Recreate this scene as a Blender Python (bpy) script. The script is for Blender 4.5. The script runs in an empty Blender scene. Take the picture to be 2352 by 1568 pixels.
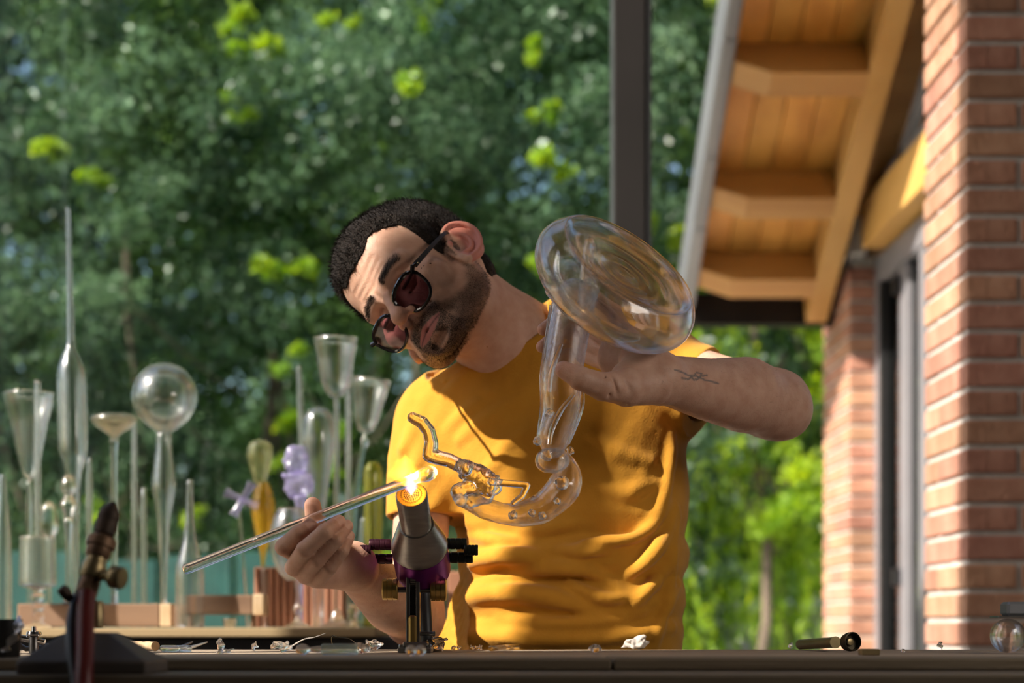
import bpy, math, random
import numpy as np
from mathutils import Vector, Matrix

random.seed(7)
RNG = np.random.default_rng(7)
SC = bpy.context.scene
COL = SC.collection

# ------------------------------------------------------------------ camera
F_PX = 4000.0          # focal length in pixels of the 2352 px wide frame
CX, CY = 1120.0, 1440.0  # principal point (the horizon lies low in the frame: lens shift)
CAM_Z = 0.80
cam_d = bpy.data.cameras.new('camera')
cam = bpy.data.objects.new('camera', cam_d)
COL.objects.link(cam)
cam.location = (0, 0, CAM_Z)
cam.rotation_euler = (math.pi / 2, 0, 0)
cam_d.sensor_width = 36.0
cam_d.lens = F_PX / 2352 * 36.0
cam_d.shift_x = (1176 - CX) / 2352
cam_d.shift_y = (CY - 784) / 2352
cam_d.clip_start = 0.05
cam_d.clip_end = 500
cam_d.dof.use_dof = True
cam_d.dof.focus_distance = 2.14
cam_d.dof.aperture_fstop = 3.7
SC.camera = cam

# ------------------------------------------------------------------ world, sun, exposure
SC.view_settings.view_transform = 'Standard'
SC.view_settings.look = 'None'
SC.view_settings.gamma = 1.0
SC.view_settings.use_curve_mapping = False
SC.view_settings.exposure = 0.40
SC.cycles.use_denoising = True
SC.cycles.max_bounces = 12
SC.cycles.transmission_bounces = 12
SC.cycles.glossy_bounces = 4
SC.cycles.diffuse_bounces = 2
SC.cycles.transparent_max_bounces = 14
SC.cycles.use_adaptive_sampling = True
SC.cycles.adaptive_threshold = 0.05
SC.cycles.adaptive_min_samples = 16
SC.cycles.use_light_tree = False
SC.cycles.volume_step_rate = 3.0
SC.cycles.volume_max_steps = 48
SC.cycles.sample_clamp_indirect = 20.0

SUN_DIR = Vector((-0.62, -0.35, 0.55)).normalized()   # towards the sun
wd = bpy.data.worlds.new('world')
SC.world = wd
wd.use_nodes = True
_n = wd.node_tree.nodes
_sky = _n.new('ShaderNodeTexSky')
_sky.sky_type = 'NISHITA'
_sky.sun_disc = False
_sky.sun_elevation = math.asin(SUN_DIR.z)
_sky.sun_rotation = math.atan2(SUN_DIR.x, SUN_DIR.y)
_sky.air_density = 1.0
_sky.dust_density = 2.0
_n['Background'].inputs['Strength'].default_value = 0.20
wd.node_tree.links.new(_sky.outputs[0], _n['Background'].inputs[0])
sun_d = bpy.data.lights.new('sun', 'SUN')
sun_d.energy = 7.6
sun_d.angle = 0.012
sun_d.color = (1.0, 0.93, 0.82)
sun = bpy.data.objects.new('sun', sun_d)
COL.objects.link(sun)
sun.rotation_euler = SUN_DIR.to_track_quat('Z', 'Y').to_euler()
sun.location = (-6, 0, 8)

# added fill light right of the viewer, lifts the shaded arms
fill_d = bpy.data.lights.new('fill_light', 'AREA')
fill_d.shape = 'RECTANGLE'; fill_d.size = 0.55; fill_d.size_y = 0.40
fill_d.energy = 4.8
fill_d.color = (1.0, 0.90, 0.80)
fill_obj = bpy.data.objects.new('fill_light', fill_d)
COL.objects.link(fill_obj)
fill_obj.location = (1.25, 1.20, 1.42)
fill_obj.rotation_euler = (Vector((1.25, 1.20, 1.42)) - Vector((0.10, 2.25, 1.05))).to_track_quat('Z', 'Y').to_euler()

# ------------------------------------------------------------------ helpers
def W(px, py, d):
    """world point seen at photo pixel (px, py) at depth d"""
    return np.array([(px - CX) * d / F_PX, d, CAM_Z + (CY - py) * d / F_PX])

def M_PX(n, d):
    return n * d / F_PX

def link(o, parent=None):
    COL.objects.link(o)
    if parent is not None:
        o.parent = parent
        o.matrix_parent_inverse = Matrix.Translation(-Vector(parent.location)) if parent.type == 'EMPTY' else Matrix.Identity(4)
    return o

def tag(o, label=None, cat=None, group=None, kind=None):
    if label: o['label'] = label
    if cat: o['category'] = cat
    if group: o['group'] = group
    if kind: o['kind'] = kind
    return o

def empty(name, loc, label=None, cat=None, group=None, kind=None):
    o = bpy.data.objects.new(name, None)
    o.location = tuple(float(v) for v in loc)
    o.empty_display_size = 0.05
    COL.objects.link(o)
    return tag(o, label, cat, group, kind)

def np_mesh(name, V, Fs, smooth=True):
    """mesh from arrays; Fs = list of face-index arrays (n,3)/(n,4) or a python list of faces"""
    me = bpy.data.meshes.new(name)
    if isinstance(Fs, np.ndarray):
        Fs = [Fs]
    if len(Fs) and isinstance(Fs[0], np.ndarray):
        V = np.asarray(V, dtype=np.float32)
        me.vertices.add(len(V))
        me.vertices.foreach_set('co', V.ravel())
        nl = sum(f.size for f in Fs); nf = sum(len(f) for f in Fs)
        me.loops.add(nl); me.polygons.add(nf)
        me.loops.foreach_set('vertex_index', np.concatenate([f.ravel() for f in Fs]).astype(np.int32))
        tot = np.concatenate([np.full(len(f), f.shape[1]) for f in Fs])
        me.polygons.foreach_set('loop_start', (np.cumsum(tot) - tot).astype(np.int32))
        me.update(calc_edges=True)
        me.validate()
    else:
        me.from_pydata([tuple(map(float, v)) for v in V], [], [tuple(int(i) for i in f) for f in Fs])
        me.update()
    if smooth and len(me.polygons):
        me.polygons.foreach_set('use_smooth', np.ones(len(me.polygons), dtype=bool))
    return me

def mobj(name, me, mat=None, parent=None):
    o = bpy.data.objects.new(name, me)
    if mat is not None:
        me.materials.clear()
        me.materials.append(mat)
    return link(o, parent)

class MB:
    """collects simple shapes and builds ONE mesh object"""
    def __init__(s):
        s.V = []; s.F = []
    def add(s, V, F):
        n = len(s.V)
        s.V += [tuple(map(float, v)) for v in V]
        s.F += [tuple(n + i for i in f) for f in F]
        return s
    def box(s, lo, hi, M=None, bev=0.0):
        lo = np.array(lo, float); hi = np.array(hi, float)
        if bev > 0:
            V, F = bev_box(lo, hi, bev)
        else:
            V = [(x, y, z) for x in (lo[0], hi[0]) for y in (lo[1], hi[1]) for z in (lo[2], hi[2])]
            F = [(0, 1, 3, 2), (4, 6, 7, 5), (0, 4, 5, 1), (2, 3, 7, 6), (0, 2, 6, 4), (1, 5, 7, 3)]
        if M is not None:
            V = [tuple(M @ Vector(v)) for v in V]
        return s.add(V, F)
    def lathe(s, prof, org=(0, 0, 0), axis=(0, 0, 1), n=32, cap=True):
        """prof: list of (radius, distance along axis)"""
        a = Vector(axis).normalized()
        t = Vector((1, 0, 0)) if abs(a.x) < 0.8 else Vector((0, 1, 0))
        e1 = (t - a * t.dot(a)).normalized(); e2 = a.cross(e1)
        V = []; F = []; rings = []
        for r, h in prof:
            if r < 1e-6:
                rings.append([len(V)]); V.append(Vector(org) + a * h)
            else:
                ids = []
                for i in range(n):
                    th = 2 * math.pi * i / n
                    ids.append(len(V)); V.append(Vector(org) + a * h + (e1 * math.cos(th) + e2 * math.sin(th)) * r)
                rings.append(ids)
        for A, B in zip(rings[:-1], rings[1:]):
            if len(A) == 1 and len(B) == 1: continue
            for i in range(n):
                j = (i + 1) % n
                if len(A) == 1: F.append((A[0], B[j], B[i]))
                elif len(B) == 1: F.append((A[i], A[j], B[0]))
                else: F.append((A[i], A[j], B[j], B[i]))
        if cap:
            if len(rings[0]) > 1: F.append(tuple(reversed(rings[0])))
            if len(rings[-1]) > 1: F.append(tuple(rings[-1]))
        return s.add(V, F)
    def tube(s, pts, r, n=10, cap=True):
        """swept tube through points, r scalar or list"""
        P = [Vector(p) for p in pts]
        R = r if isinstance(r, (list, tuple, np.ndarray)) else [r] * len(P)
        V = []; F = []; rings = []; prev = None
        for i, p in enumerate(P):
            d = (P[min(i + 1, len(P) - 1)] - P[max(i - 1, 0)]).normalized()
            if prev is None:
                t = Vector((0, 0, 1)) if abs(d.z) < 0.9 else Vector((1, 0, 0))
                e1 = (t - d * t.dot(d)).normalized()
            else:
                e1 = (prev - d * prev.dot(d)).normalized()
            prev = e1; e2 = d.cross(e1)
            ids = []
            for k in range(n):
                th = 2 * math.pi * k / n
                ids.append(len(V)); V.append(p + (e1 * math.cos(th) + e2 * math.sin(th)) * float(R[i]))
            rings.append(ids)
        for A, B in zip(rings[:-1], rings[1:]):
            for k in range(n):
                j = (k + 1) % n
                F.append((A[k], A[j], B[j], B[k]))
        if cap:
            F.append(tuple(reversed(rings[0]))); F.append(tuple(rings[-1]))
        return s.add(V, F)
    def build(s, name, mat, parent=None, smooth=False, bevel=0.0, autosmooth=True):
        me = np_mesh(name, s.V, s.F, smooth)
        if smooth and autosmooth:
            try:
                me.set_sharp_from_angle(angle=math.radians(40))
            except Exception:
                pass
        o = mobj(name, me, mat, parent)
        if bevel > 0:
            b = o.modifiers.new('bevel', 'BEVEL'); b.width = bevel; b.segments = 2; b.limit_method = 'ANGLE'
        return o

def bev_box(lo, hi, b):
    """box with chamfered vertical and horizontal edges (24 verts)"""
    V = []; 
    c = (lo + hi) / 2; h = (hi - lo) / 2
    idx = {}
    for sx in (-1, 1):
        for sy in (-1, 1):
            for sz in (-1, 1):
                for ax in range(3):
                    p = np.array([sx, sy, sz]) * h
                    q = p.copy()
                    for k in range(3):
                        if k != ax: q[k] -= np.sign(q[k]) * b
                    idx[(sx, sy, sz, ax)] = len(V); V.append(tuple(c + q))
    F = []
    def face(ax, s):
        o = [k for k in range(3) if k != ax]
        r = []
        for a, bb in ((-1, -1), (1, -1), (1, 1), (-1, 1)):
            k = [0, 0, 0]; k[ax] = s; k[o[0]] = a; k[o[1]] = bb
            r.append(idx[(k[0], k[1], k[2], ax)])
        return r
    for ax in range(3):
        for s in (-1, 1): F.append(tuple(face(ax, s)))
    for ax in range(3):                 # edges along axis ax
        o = [k for k in range(3) if k != ax]
        for a in (-1, 1):
            for bb in (-1, 1):
                def key(sv, A):
                    k = [0, 0, 0]; k[ax] = sv; k[o[0]] = a; k[o[1]] = bb
                    return idx[(k[0], k[1], k[2], A)]
                F.append((key(-1, o[0]), key(1, o[0]), key(1, o[1]), key(-1, o[1])))
    for sx in (-1, 1):
        for sy in (-1, 1):
            for sz in (-1, 1):
                F.append(tuple(idx[(sx, sy, sz, k)] for k in range(3)))
    return V, F

def smooth_curve(pts, n=8):
    """Catmull-Rom through points (any dimension)"""
    P = [np.array(p, float) for p in pts]
    P = [2 * P[0] - P[1]] + P + [2 * P[-1] - P[-2]]
    out = []
    for i in range(1, len(P) - 2):
        for k in range(n):
            t = k / n
            a, b, c, d = P[i - 1], P[i], P[i + 1], P[i + 2]
            out.append(0.5 * (2 * b + (c - a) * t + (2 * a - 5 * b + 4 * c - d) * t * t + (3 * b - a - 3 * c + d) * t ** 3))
    out.append(P[-2])
    return out

def axis_matrix(org, zdir, xhint=(1, 0, 0)):
    z = Vector(zdir).normalized(); x = Vector(xhint); x = (x - z * x.dot(z)).normalized(); y = z.cross(x)
    return Matrix(((x.x, y.x, z.x, org[0]), (x.y, y.y, z.y, org[1]), (x.z, y.z, z.z, org[2]), (0, 0, 0, 1)))

# ------------------------------------------------------------------ materials
def new_mat(name):
    m = bpy.data.materials.new(name); m.use_nodes = True
    nt = m.node_tree
    return m, nt, nt.nodes['Principled BSDF'], nt.nodes['Material Output']

def pm(name, c1, c2=None, rough=0.5, metal=0.0, scale=20.0, stretch=(1, 1, 1), bump=0.0, bump_scale=None,
       detail=6.0, spec=0.5, ior=None, contrast=(0.35, 0.65), rnd=0.0, trans=0.0, emit=None, coat=0.0, sss=0.0, sheen=0.0):
    m, nt, p, out = new_mat(name)
    L = nt.links.new
    tc = nt.nodes.new('ShaderNodeTexCoord'); mp = nt.nodes.new('ShaderNodeMapping')
    mp.inputs['Scale'].default_value = stretch
    L(tc.outputs['Object'], mp.inputs['Vector'])
    nz = nt.nodes.new('ShaderNodeTexNoise'); nz.inputs['Scale'].default_value = scale; nz.inputs['Detail'].default_value = detail
    L(mp.outputs[0], nz.inputs['Vector'])
    if c2 is None: c2 = tuple(v * 0.8 for v in c1)
    ramp = nt.nodes.new('ShaderNodeValToRGB')
    ramp.color_ramp.elements[0].position = contrast[0]; ramp.color_ramp.elements[1].position = contrast[1]
    ramp.color_ramp.elements[0].color = (*c2, 1); ramp.color_ramp.elements[1].color = (*c1, 1)
    L(nz.outputs['Fac'], ramp.inputs[0])
    colout = ramp.outputs[0]
    if rnd > 0:
        oi = nt.nodes.new('ShaderNodeObjectInfo'); hs = nt.nodes.new('ShaderNodeHueSaturation')
        mr = nt.nodes.new('ShaderNodeMapRange'); mr.inputs['To Min'].default_value = 1 - rnd; mr.inputs['To Max'].default_value = 1 + rnd
        L(oi.outputs['Random'], mr.inputs['Value']); L(mr.outputs[0], hs.inputs['Value']); L(colout, hs.inputs['Color'])
        mr2 = nt.nodes.new('ShaderNodeMapRange'); mr2.inputs['To Min'].default_value = 0.5 - rnd * 0.05; mr2.inputs['To Max'].default_value = 0.5 + rnd * 0.05
        wn = nt.nodes.new('ShaderNodeTexWhiteNoise'); wn.noise_dimensions = '1D'
        L(oi.outputs['Random'], wn.inputs['W']); L(wn.outputs['Value'], mr2.inputs['Value']); L(mr2.outputs[0], hs.inputs['Hue'])
        colout = hs.outputs[0]
    L(colout, p.inputs['Base Color'])
    p.inputs['Roughness'].default_value = rough; p.inputs['Metallic'].default_value = metal
    p.inputs['Specular IOR Level'].default_value = spec
    if ior: p.inputs['IOR'].default_value = ior
    if trans: p.inputs['Transmission Weight'].default_value = trans
    if coat: p.inputs['Coat Weight'].default_value = coat
    if sss:
        p.inputs['Subsurface Weight'].default_value = sss; p.inputs['Subsurface Radius'].default_value = (0.012, 0.004, 0.002); p.inputs['Subsurface Scale'].default_value = 1.0
    if sheen: p.inputs['Sheen Weight'].default_value = sheen
    if emit:
        p.inputs['Emission Color'].default_value = (*emit[0], 1); p.inputs['Emission Strength'].default_value = emit[1]
    if bump > 0:
        b = nt.nodes.new('ShaderNodeBump'); b.inputs['Strength'].default_value = bump; b.inputs['Distance'].default_value = 0.01
        if bump_scale:
            n2 = nt.nodes.new('ShaderNodeTexNoise'); n2.inputs['Scale'].default_value = bump_scale; n2.inputs['Detail'].default_value = 5
            L(mp.outputs[0], n2.inputs['Vector']); L(n2.outputs['Fac'], b.inputs['Height'])
        else:
            L(nz.outputs['Fac'], b.inputs['Height'])
        L(b.outputs[0], p.inputs['Normal'])
    return m

def glass_mat(name, col=(1, 1, 1), rough=0.0, ior=1.47, clear=0.25, wob=0.0, wob_scale=60, milk=0.0, milk_col=None, sheen=0.0):
    """clear glass: refracting glass mixed with some straight-through light"""
    m, nt, p, out = new_mat(name)
    nt.nodes.remove(p)
    L = nt.links.new
    g = nt.nodes.new('ShaderNodeBsdfGlass'); g.inputs['Color'].default_value = (*col, 1)
    g.inputs['Roughness'].default_value = rough; g.inputs['IOR'].default_value = ior
    t = nt.nodes.new('ShaderNodeBsdfTransparent'); t.inputs['Color'].default_value = (*[0.5 + 0.5 * c for c in col], 1)
    mx = nt.nodes.new('ShaderNodeMixShader')
    # a little surface waviness and streaks decide where light runs straight through
    tc = nt.nodes.new('ShaderNodeTexCoord')
    nz = nt.nodes.new('ShaderNodeTexNoise'); nz.inputs['Scale'].default_value = wob_scale
    L(tc.outputs['Object'], nz.inputs['Vector'])
    mr = nt.nodes.new('ShaderNodeMapRange'); mr.inputs['To Min'].default_value = clear * 0.8; mr.inputs['To Max'].default_value = clear * 1.2
    L(nz.outputs['Fac'], mr.inputs['Value']); L(mr.outputs[0], mx.inputs[0])
    L(g.outputs[0], mx.inputs[1]); L(t.outputs[0], mx.inputs[2]); L(mx.outputs[0], out.inputs[0])
    if sheen > 0:           # extra broad gloss lobe added to put wider highlights on the glass
        gs = nt.nodes.new('ShaderNodeBsdfGlossy'); gs.inputs['Roughness'].default_value = 0.16
        m4 = nt.nodes.new('ShaderNodeMixShader'); m4.inputs[0].default_value = sheen
        L(mx.outputs[0], m4.inputs[1]); L(gs.outputs[0], m4.inputs[2]); L(m4.outputs[0], out.inputs[0])
        mx = m4
    if milk > 0:            # opaline glass scatters part of the light
        d = nt.nodes.new('ShaderNodeBsdfDiffuse'); tl = nt.nodes.new('ShaderNodeBsdfTranslucent')
        for n_ in (d, tl): n_.inputs['Color'].default_value = (*(milk_col or col), 1)
        ad = nt.nodes.new('ShaderNodeMixShader'); ad.inputs[0].default_value = 0.55
        L(d.outputs[0], ad.inputs[1]); L(tl.outputs[0], ad.inputs[2])
        m3 = nt.nodes.new('ShaderNodeMixShader'); m3.inputs[0].default_value = milk
        L(mx.outputs[0], m3.inputs[1]); L(ad.outputs[0], m3.inputs[2]); L(m3.outputs[0], out.inputs[0])
    if wob > 0:
        b = nt.nodes.new('ShaderNodeBump'); b.inputs['Strength'].default_value = wob; b.inputs['Distance'].default_value = 0.004
        L(nz.outputs['Fac'], b.inputs['Height']); L(b.outputs[0], g.inputs['Normal'])
    return m

def pane_mat(name, tint=(0.92, 0.97, 0.95), refl=1.45):
    m, nt, p, out = new_mat(name)
    nt.nodes.remove(p)
    L = nt.links.new
    t = nt.nodes.new('ShaderNodeBsdfTransparent')
    gl = nt.nodes.new('ShaderNodeBsdfGlossy'); gl.inputs['Roughness'].default_value = 0.01
    fr = nt.nodes.new('ShaderNodeFresnel'); fr.inputs['IOR'].default_value = refl
    nz = nt.nodes.new('ShaderNodeTexNoise'); nz.inputs['Scale'].default_value = 1.3
    mr = nt.nodes.new('ShaderNodeMixRGB'); mr.inputs[1].default_value = (*tint, 1); mr.inputs[2].default_value = (*[v * 0.97 for v in tint], 1)
    L(nz.outputs['Fac'], mr.inputs[0]); L(mr.outputs[0], t.inputs['Color'])
    mx = nt.nodes.new('ShaderNodeMixShader')
    L(fr.outputs[0], mx.inputs[0]); L(t.outputs[0], mx.inputs[1]); L(gl.outputs[0], mx.inputs[2]); L(mx.outputs[0], out.inputs[0])
    return m

# ------------------------------------------------------------------ implicit surfaces -> mesh (surface nets on blocks)
def smin(a, b, k):
    h = np.maximum(k - np.abs(a - b), 0) / k
    return np.minimum(a, b) - h * h * k * 0.25

class SDF:
    def __init__(s):
        s.P = []
    def put(s, fn, lo, hi, op, k):
        s.P.append((fn, np.array(lo, float), np.array(hi, float), op, k)); return s
    def cap(s, a, b, r1, r2=None, k=0.01, op='+', fl=None):
        a = np.array(a, float); b = np.array(b, float)
        if r2 is None: r2 = r1
        ab = b - a; L2 = max(float(ab @ ab), 1e-12); R = max(r1, r2)
        def fn(X, Y, Z):
            px, py, pz = X - a[0], Y - a[1], Z - a[2]
            t = np.clip((px * ab[0] + py * ab[1] + pz * ab[2]) / L2, 0, 1)
            return np.sqrt((px - t * ab[0]) ** 2 + (py - t * ab[1]) ** 2 + (pz - t * ab[2]) ** 2) - (r1 + t * (r2 - r1))
        return s.put(fn, np.minimum(a, b) - R, np.maximum(a, b) + R, op, k)
    def chain(s, pts, rs, k=0.01, op='+'):
        P = [np.array(p, float) for p in pts]; R = max(rs)
        def fn(X, Y, Z):
            D = None
            for i in range(len(P) - 1):
                a = P[i]; ab = P[i + 1] - a; L2 = max(float(ab @ ab), 1e-12)
                px, py, pz = X - a[0], Y - a[1], Z - a[2]
                t = np.clip((px * ab[0] + py * ab[1] + pz * ab[2]) / L2, 0, 1)
                d = np.sqrt((px - t * ab[0]) ** 2 + (py - t * ab[1]) ** 2 + (pz - t * ab[2]) ** 2) - (rs[i] + t * (rs[i + 1] - rs[i]))
                D = d if D is None else np.minimum(D, d)
            return D
        A = np.array(P)
        return s.put(fn, A.min(0) - R, A.max(0) + R, op, k)
    def ell(s, c, r, k=0.01, op='+', axes=None):
        c = np.array(c, float); r = np.array(r, float); R = float(r.max())
        A = np.eye(3) if axes is None else np.array(axes, float)   # rows = local axes
        def fn(X, Y, Z):
            px, py, pz = X - c[0], Y - c[1], Z - c[2]
            q = [(A[i, 0] * px + A[i, 1] * py + A[i, 2] * pz) for i in range(3)]
            k0 = np.sqrt((q[0] / r[0]) ** 2 + (q[1] / r[1]) ** 2 + (q[2] / r[2]) ** 2)
            k1 = np.sqrt((q[0] / r[0] ** 2) ** 2 + (q[1] / r[1] ** 2) ** 2 + (q[2] / r[2] ** 2) ** 2)
            return np.where(k1 > 1e-6, k0 * (k0 - 1) / np.maximum(k1, 1e-6), -r.min())
        ext = np.sqrt(((A * r[:, None]) ** 2).sum(0))
        return s.put(fn, c - ext, c + ext, op, k)
    def eval(s, X, Y, Z, lo, hi, h):
        Fv = np.full(X.shape, 0.2, dtype=np.float32); hit = False
        for fn, a, b, op, k in s.P:
            m = k + 3 * h
            if op != 'i' and (np.any(a - m > hi) or np.any(b + m < lo)): continue
            if op == 'i':
                if hit: Fv = fn(X, Y, Z, Fv)
                continue
            d = fn(X, Y, Z).astype(np.float32)
            if op == '+': Fv = smin(Fv, d, k); hit = True
            elif op == '-' and hit: Fv = -smin(-Fv, d, k)
            elif op == '&' and hit: Fv = -smin(-Fv, -d, k)
        return Fv if hit else None
    def bake(s, h, B=24):
        adds = [(a - k, b + k) for fn, a, b, op, k in s.P if op == '+']
        blocks = set()
        for a, b in adds:
            i0 = np.floor(a / h / B).astype(int) ; i1 = np.floor(b / h / B).astype(int)
            for i in range(i0[0], i1[0] + 1):
                for j in range(i0[1], i1[1] + 1):
                    for k in range(i0[2], i1[2] + 1): blocks.add((i, j, k))
        keys, pos, quads = [], [], []
        OFF = 1 << 19; SH = np.int64(1 << 20)
        corners = [(i, j, k) for i in (0, 1) for j in (0, 1) for k in (0, 1)]
        edges = [(a, b) for ia, a in enumerate(corners) for b in corners[ia + 1:] if sum(abs(np.array(a) - np.array(b))) == 1]
        for bi in blocks:
            o = np.array(bi) * B - 1
            ax = [(o[d] + np.arange(B + 2)) * h for d in range(3)]
            lo = np.array([v[0] for v in ax]); hi = np.array([v[-1] for v in ax])
            X, Y, Z = np.meshgrid(*[v.astype(np.float32) for v in ax], indexing='ij')
            Fv = s.eval(X, Y, Z, lo, hi, h)
            if Fv is None: continue
            ins = Fv < 0
            if not ins.any() or ins.all(): continue
            n = B + 1
            cnt = np.zeros((n, n, n), np.uint8)
            for (i, j, k) in corners: cnt += ins[i:i + n, j:j + n, k:k + n]
            ci = np.argwhere((cnt > 0) & (cnt < 8))
            if not len(ci): continue
            fc = {c: Fv[ci[:, 0] + c[0], ci[:, 1] + c[1], ci[:, 2] + c[2]] for c in corners}
            acc = np.zeros((len(ci), 3)); num = np.zeros(len(ci))
            for a, b in edges:
                fa, fb = fc[a], fc[b]
                msk = (fa < 0) != (fb < 0)
                t = np.where(msk, fa / np.where(msk, fa - fb, 1), 0)
                A = np.array(a, float); D = np.array(b, float) - A
                acc += np.where(msk[:, None], A + t[:, None] * D, 0); num += msk
            g = (ci + o + OFF).astype(np.int64)
            keys.append((g[:, 0] * SH + g[:, 1]) * SH + g[:, 2])
            pos.append((ci + o + acc / num[:, None]) * h)
            for d in range(3):
                e = [(d + 1) % 3, (d + 2) % 3]
                sl0 = [slice(1, B + 1)] * 3; sl1 = list(sl0); sl1[d] = slice(2, B + 2)
                s0 = ins[tuple(sl0)]; s1 = ins[tuple(sl1)]
                for flip, msk in ((False, s0 & ~s1), (True, ~s0 & s1)):
                    q = np.argwhere(msk)
                    if not len(q): continue
                    q = q + 1 + o + OFF
                    ring = []
                    for u, v in ((0, 0), (-1, 0), (-1, -1), (0, -1)):
                        c = q.copy(); c[:, e[0]] += u; c[:, e[1]] += v
                        c = c.astype(np.int64)
                        ring.append((c[:, 0] * SH + c[:, 1]) * SH + c[:, 2])
                    if flip: ring = ring[::-1]
                    quads.append(np.stack(ring, 1))
        keys = np.concatenate(keys); pos = np.concatenate(pos); quads = np.concatenate(quads)
        uk, first = np.unique(keys, return_index=True)
        V = pos[first]
        idx = np.searchsorted(uk, quads); idx = np.clip(idx, 0, len(uk) - 1)
        ok = (uk[idx] == quads).all(1)
        return V, idx[ok][:, ::1]

def relax(V, Q, it=1, lam=0.5):
    for _ in range(it):
        S = np.zeros_like(V); C = np.zeros(len(V))
        for a, b in ((0, 1), (1, 2), (2, 3), (3, 0)):
            np.add.at(S, Q[:, a], V[Q[:, b]]); np.add.at(C, Q[:, a], 1)
            np.add.at(S, Q[:, b], V[Q[:, a]]); np.add.at(C, Q[:, b], 1)
        V = V + lam * (S / np.maximum(C, 1)[:, None] - V)
    return V

def biggest(V, Q):
    """keep the largest connected piece of a quad mesh"""
    lab = np.arange(len(V))
    while True:
        L4 = lab[Q]; m = L4.min(1)
        if (L4 == m[:, None]).all(): break
        for k in range(4): np.minimum.at(lab, L4[:, k], m)
        for _ in range(6): lab = lab[lab]
    u, c = np.unique(lab[Q[:, 0]], return_counts=True)
    keep = lab == u[np.argmax(c)]
    idx = np.cumsum(keep) - 1
    return V[keep], idx[Q[keep[Q[:, 0]]]]

def vnoise(X, Y, Z, seed=0):
    """smooth value noise in [-1, 1]"""
    xi, yi, zi = np.floor(X), np.floor(Y), np.floor(Z)
    fx, fy, fz = X - xi, Y - yi, Z - zi
    fx, fy, fz = [t * t * (3 - 2 * t) for t in (fx, fy, fz)]
    def hsh(a, b, c):
        n = np.sin(a * 127.1 + b * 311.7 + c * 74.7 + seed * 17.3) * 43758.5453
        return n - np.floor(n)
    r = 0
    for i in (0, 1):
        for j in (0, 1):
            for k in (0, 1):
                r = r + hsh(xi + i, yi + j, zi + k) * (fx if i else 1 - fx) * (fy if j else 1 - fy) * (fz if k else 1 - fz)
    return 2 * r - 1

def set_attr(me, name, vals):
    a = me.attributes.new(name, 'FLOAT', 'POINT'); a.data.foreach_set('value', np.asarray(vals, np.float32))
# ================================================================== the setting
M_FLOOR = pm('stone_floor', (0.15, 0.13, 0.11), (0.10, 0.09, 0.08), rough=0.7, scale=6)
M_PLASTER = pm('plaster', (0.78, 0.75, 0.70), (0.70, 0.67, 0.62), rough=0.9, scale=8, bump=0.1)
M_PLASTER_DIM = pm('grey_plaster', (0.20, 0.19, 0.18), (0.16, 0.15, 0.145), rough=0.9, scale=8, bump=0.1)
M_CEIL = pm('ceiling_wood', (0.42, 0.27, 0.13), (0.34, 0.20, 0.09), rough=0.7, scale=5, stretch=(1, 8, 1))
M_GRASS = pm('lawn', (0.20, 0.36, 0.07), (0.10, 0.22, 0.04), rough=0.9, scale=3, bump=0.5, bump_scale=40)
M_PAVE = pm('paving', (0.66, 0.60, 0.50), (0.56, 0.51, 0.43), rough=0.85, scale=5)
M_BRICK = pm('brick', (0.53, 0.285, 0.19), (0.43, 0.21, 0.135), rough=0.9, scale=14, bump=0.5, bump_scale=70, rnd=0.22, spec=0.2)
M_MORTAR = pm('mortar', (0.70, 0.67, 0.62), (0.58, 0.55, 0.50), rough=0.95, scale=30, bump=0.5, bump_scale=120, spec=0.1)
M_STEEL_DARK = pm('dark_bronze_frame', (0.022, 0.019, 0.018), (0.018, 0.016, 0.015), rough=0.55, scale=4, spec=0.15)
M_STEEL_BLACK = pm('black_gasket', (0.012, 0.012, 0.013), rough=0.5)
M_STEEL_LIGHT = pm('pale_gasket', (0.10, 0.115, 0.115), rough=0.4)
M_FRAME_GREY = pm('grey_door_frame', (0.25, 0.24, 0.255), (0.22, 0.21, 0.225), rough=0.4, scale=4, metal=0.0)
M_HONEY = pm('honey_wood', (0.78, 0.46, 0.14), (0.64, 0.34, 0.08), rough=0.5, scale=5, stretch=(1, 0.15, 1), bump=0.05, rnd=0.12)
M_PLANK = pm('stained_boards', (0.85, 0.42, 0.085), (0.62, 0.27, 0.045), rough=0.5, scale=6, stretch=(1.5, 0.12, 1.5), bump=0.05, rnd=0.15)
M_RAFTER = pm('stained_rafter', (0.62, 0.33, 0.10), (0.49, 0.235, 0.065), rough=0.55, scale=5, stretch=(0.2, 1.5, 1.5), bump=0.05)
M_RAFTER_LT = pm('raw_pine', (0.72, 0.45, 0.17), (0.62, 0.36, 0.12), rough=0.5, scale=5, stretch=(0.2, 1.5, 1.5))
M_FLASH = pm('zinc_flashing', (0.26, 0.265, 0.28), (0.21, 0.215, 0.23), rough=0.45, metal=0.5, scale=3)
M_PANE = pane_mat('window_pane', (0.90, 0.95, 0.91), 1.5)
M_PANE_DOOR = pane_mat('door_pane', (0.62, 0.66, 0.64), 1.5)

FAC_X = 1.082
def sbox(name, lo, hi, mat, kind='structure', parent=None, label=None):
    o = MB().box(lo, hi).build(name, mat, parent)
    if parent is None: tag(o, label, None, None, kind)
    return o

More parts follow.
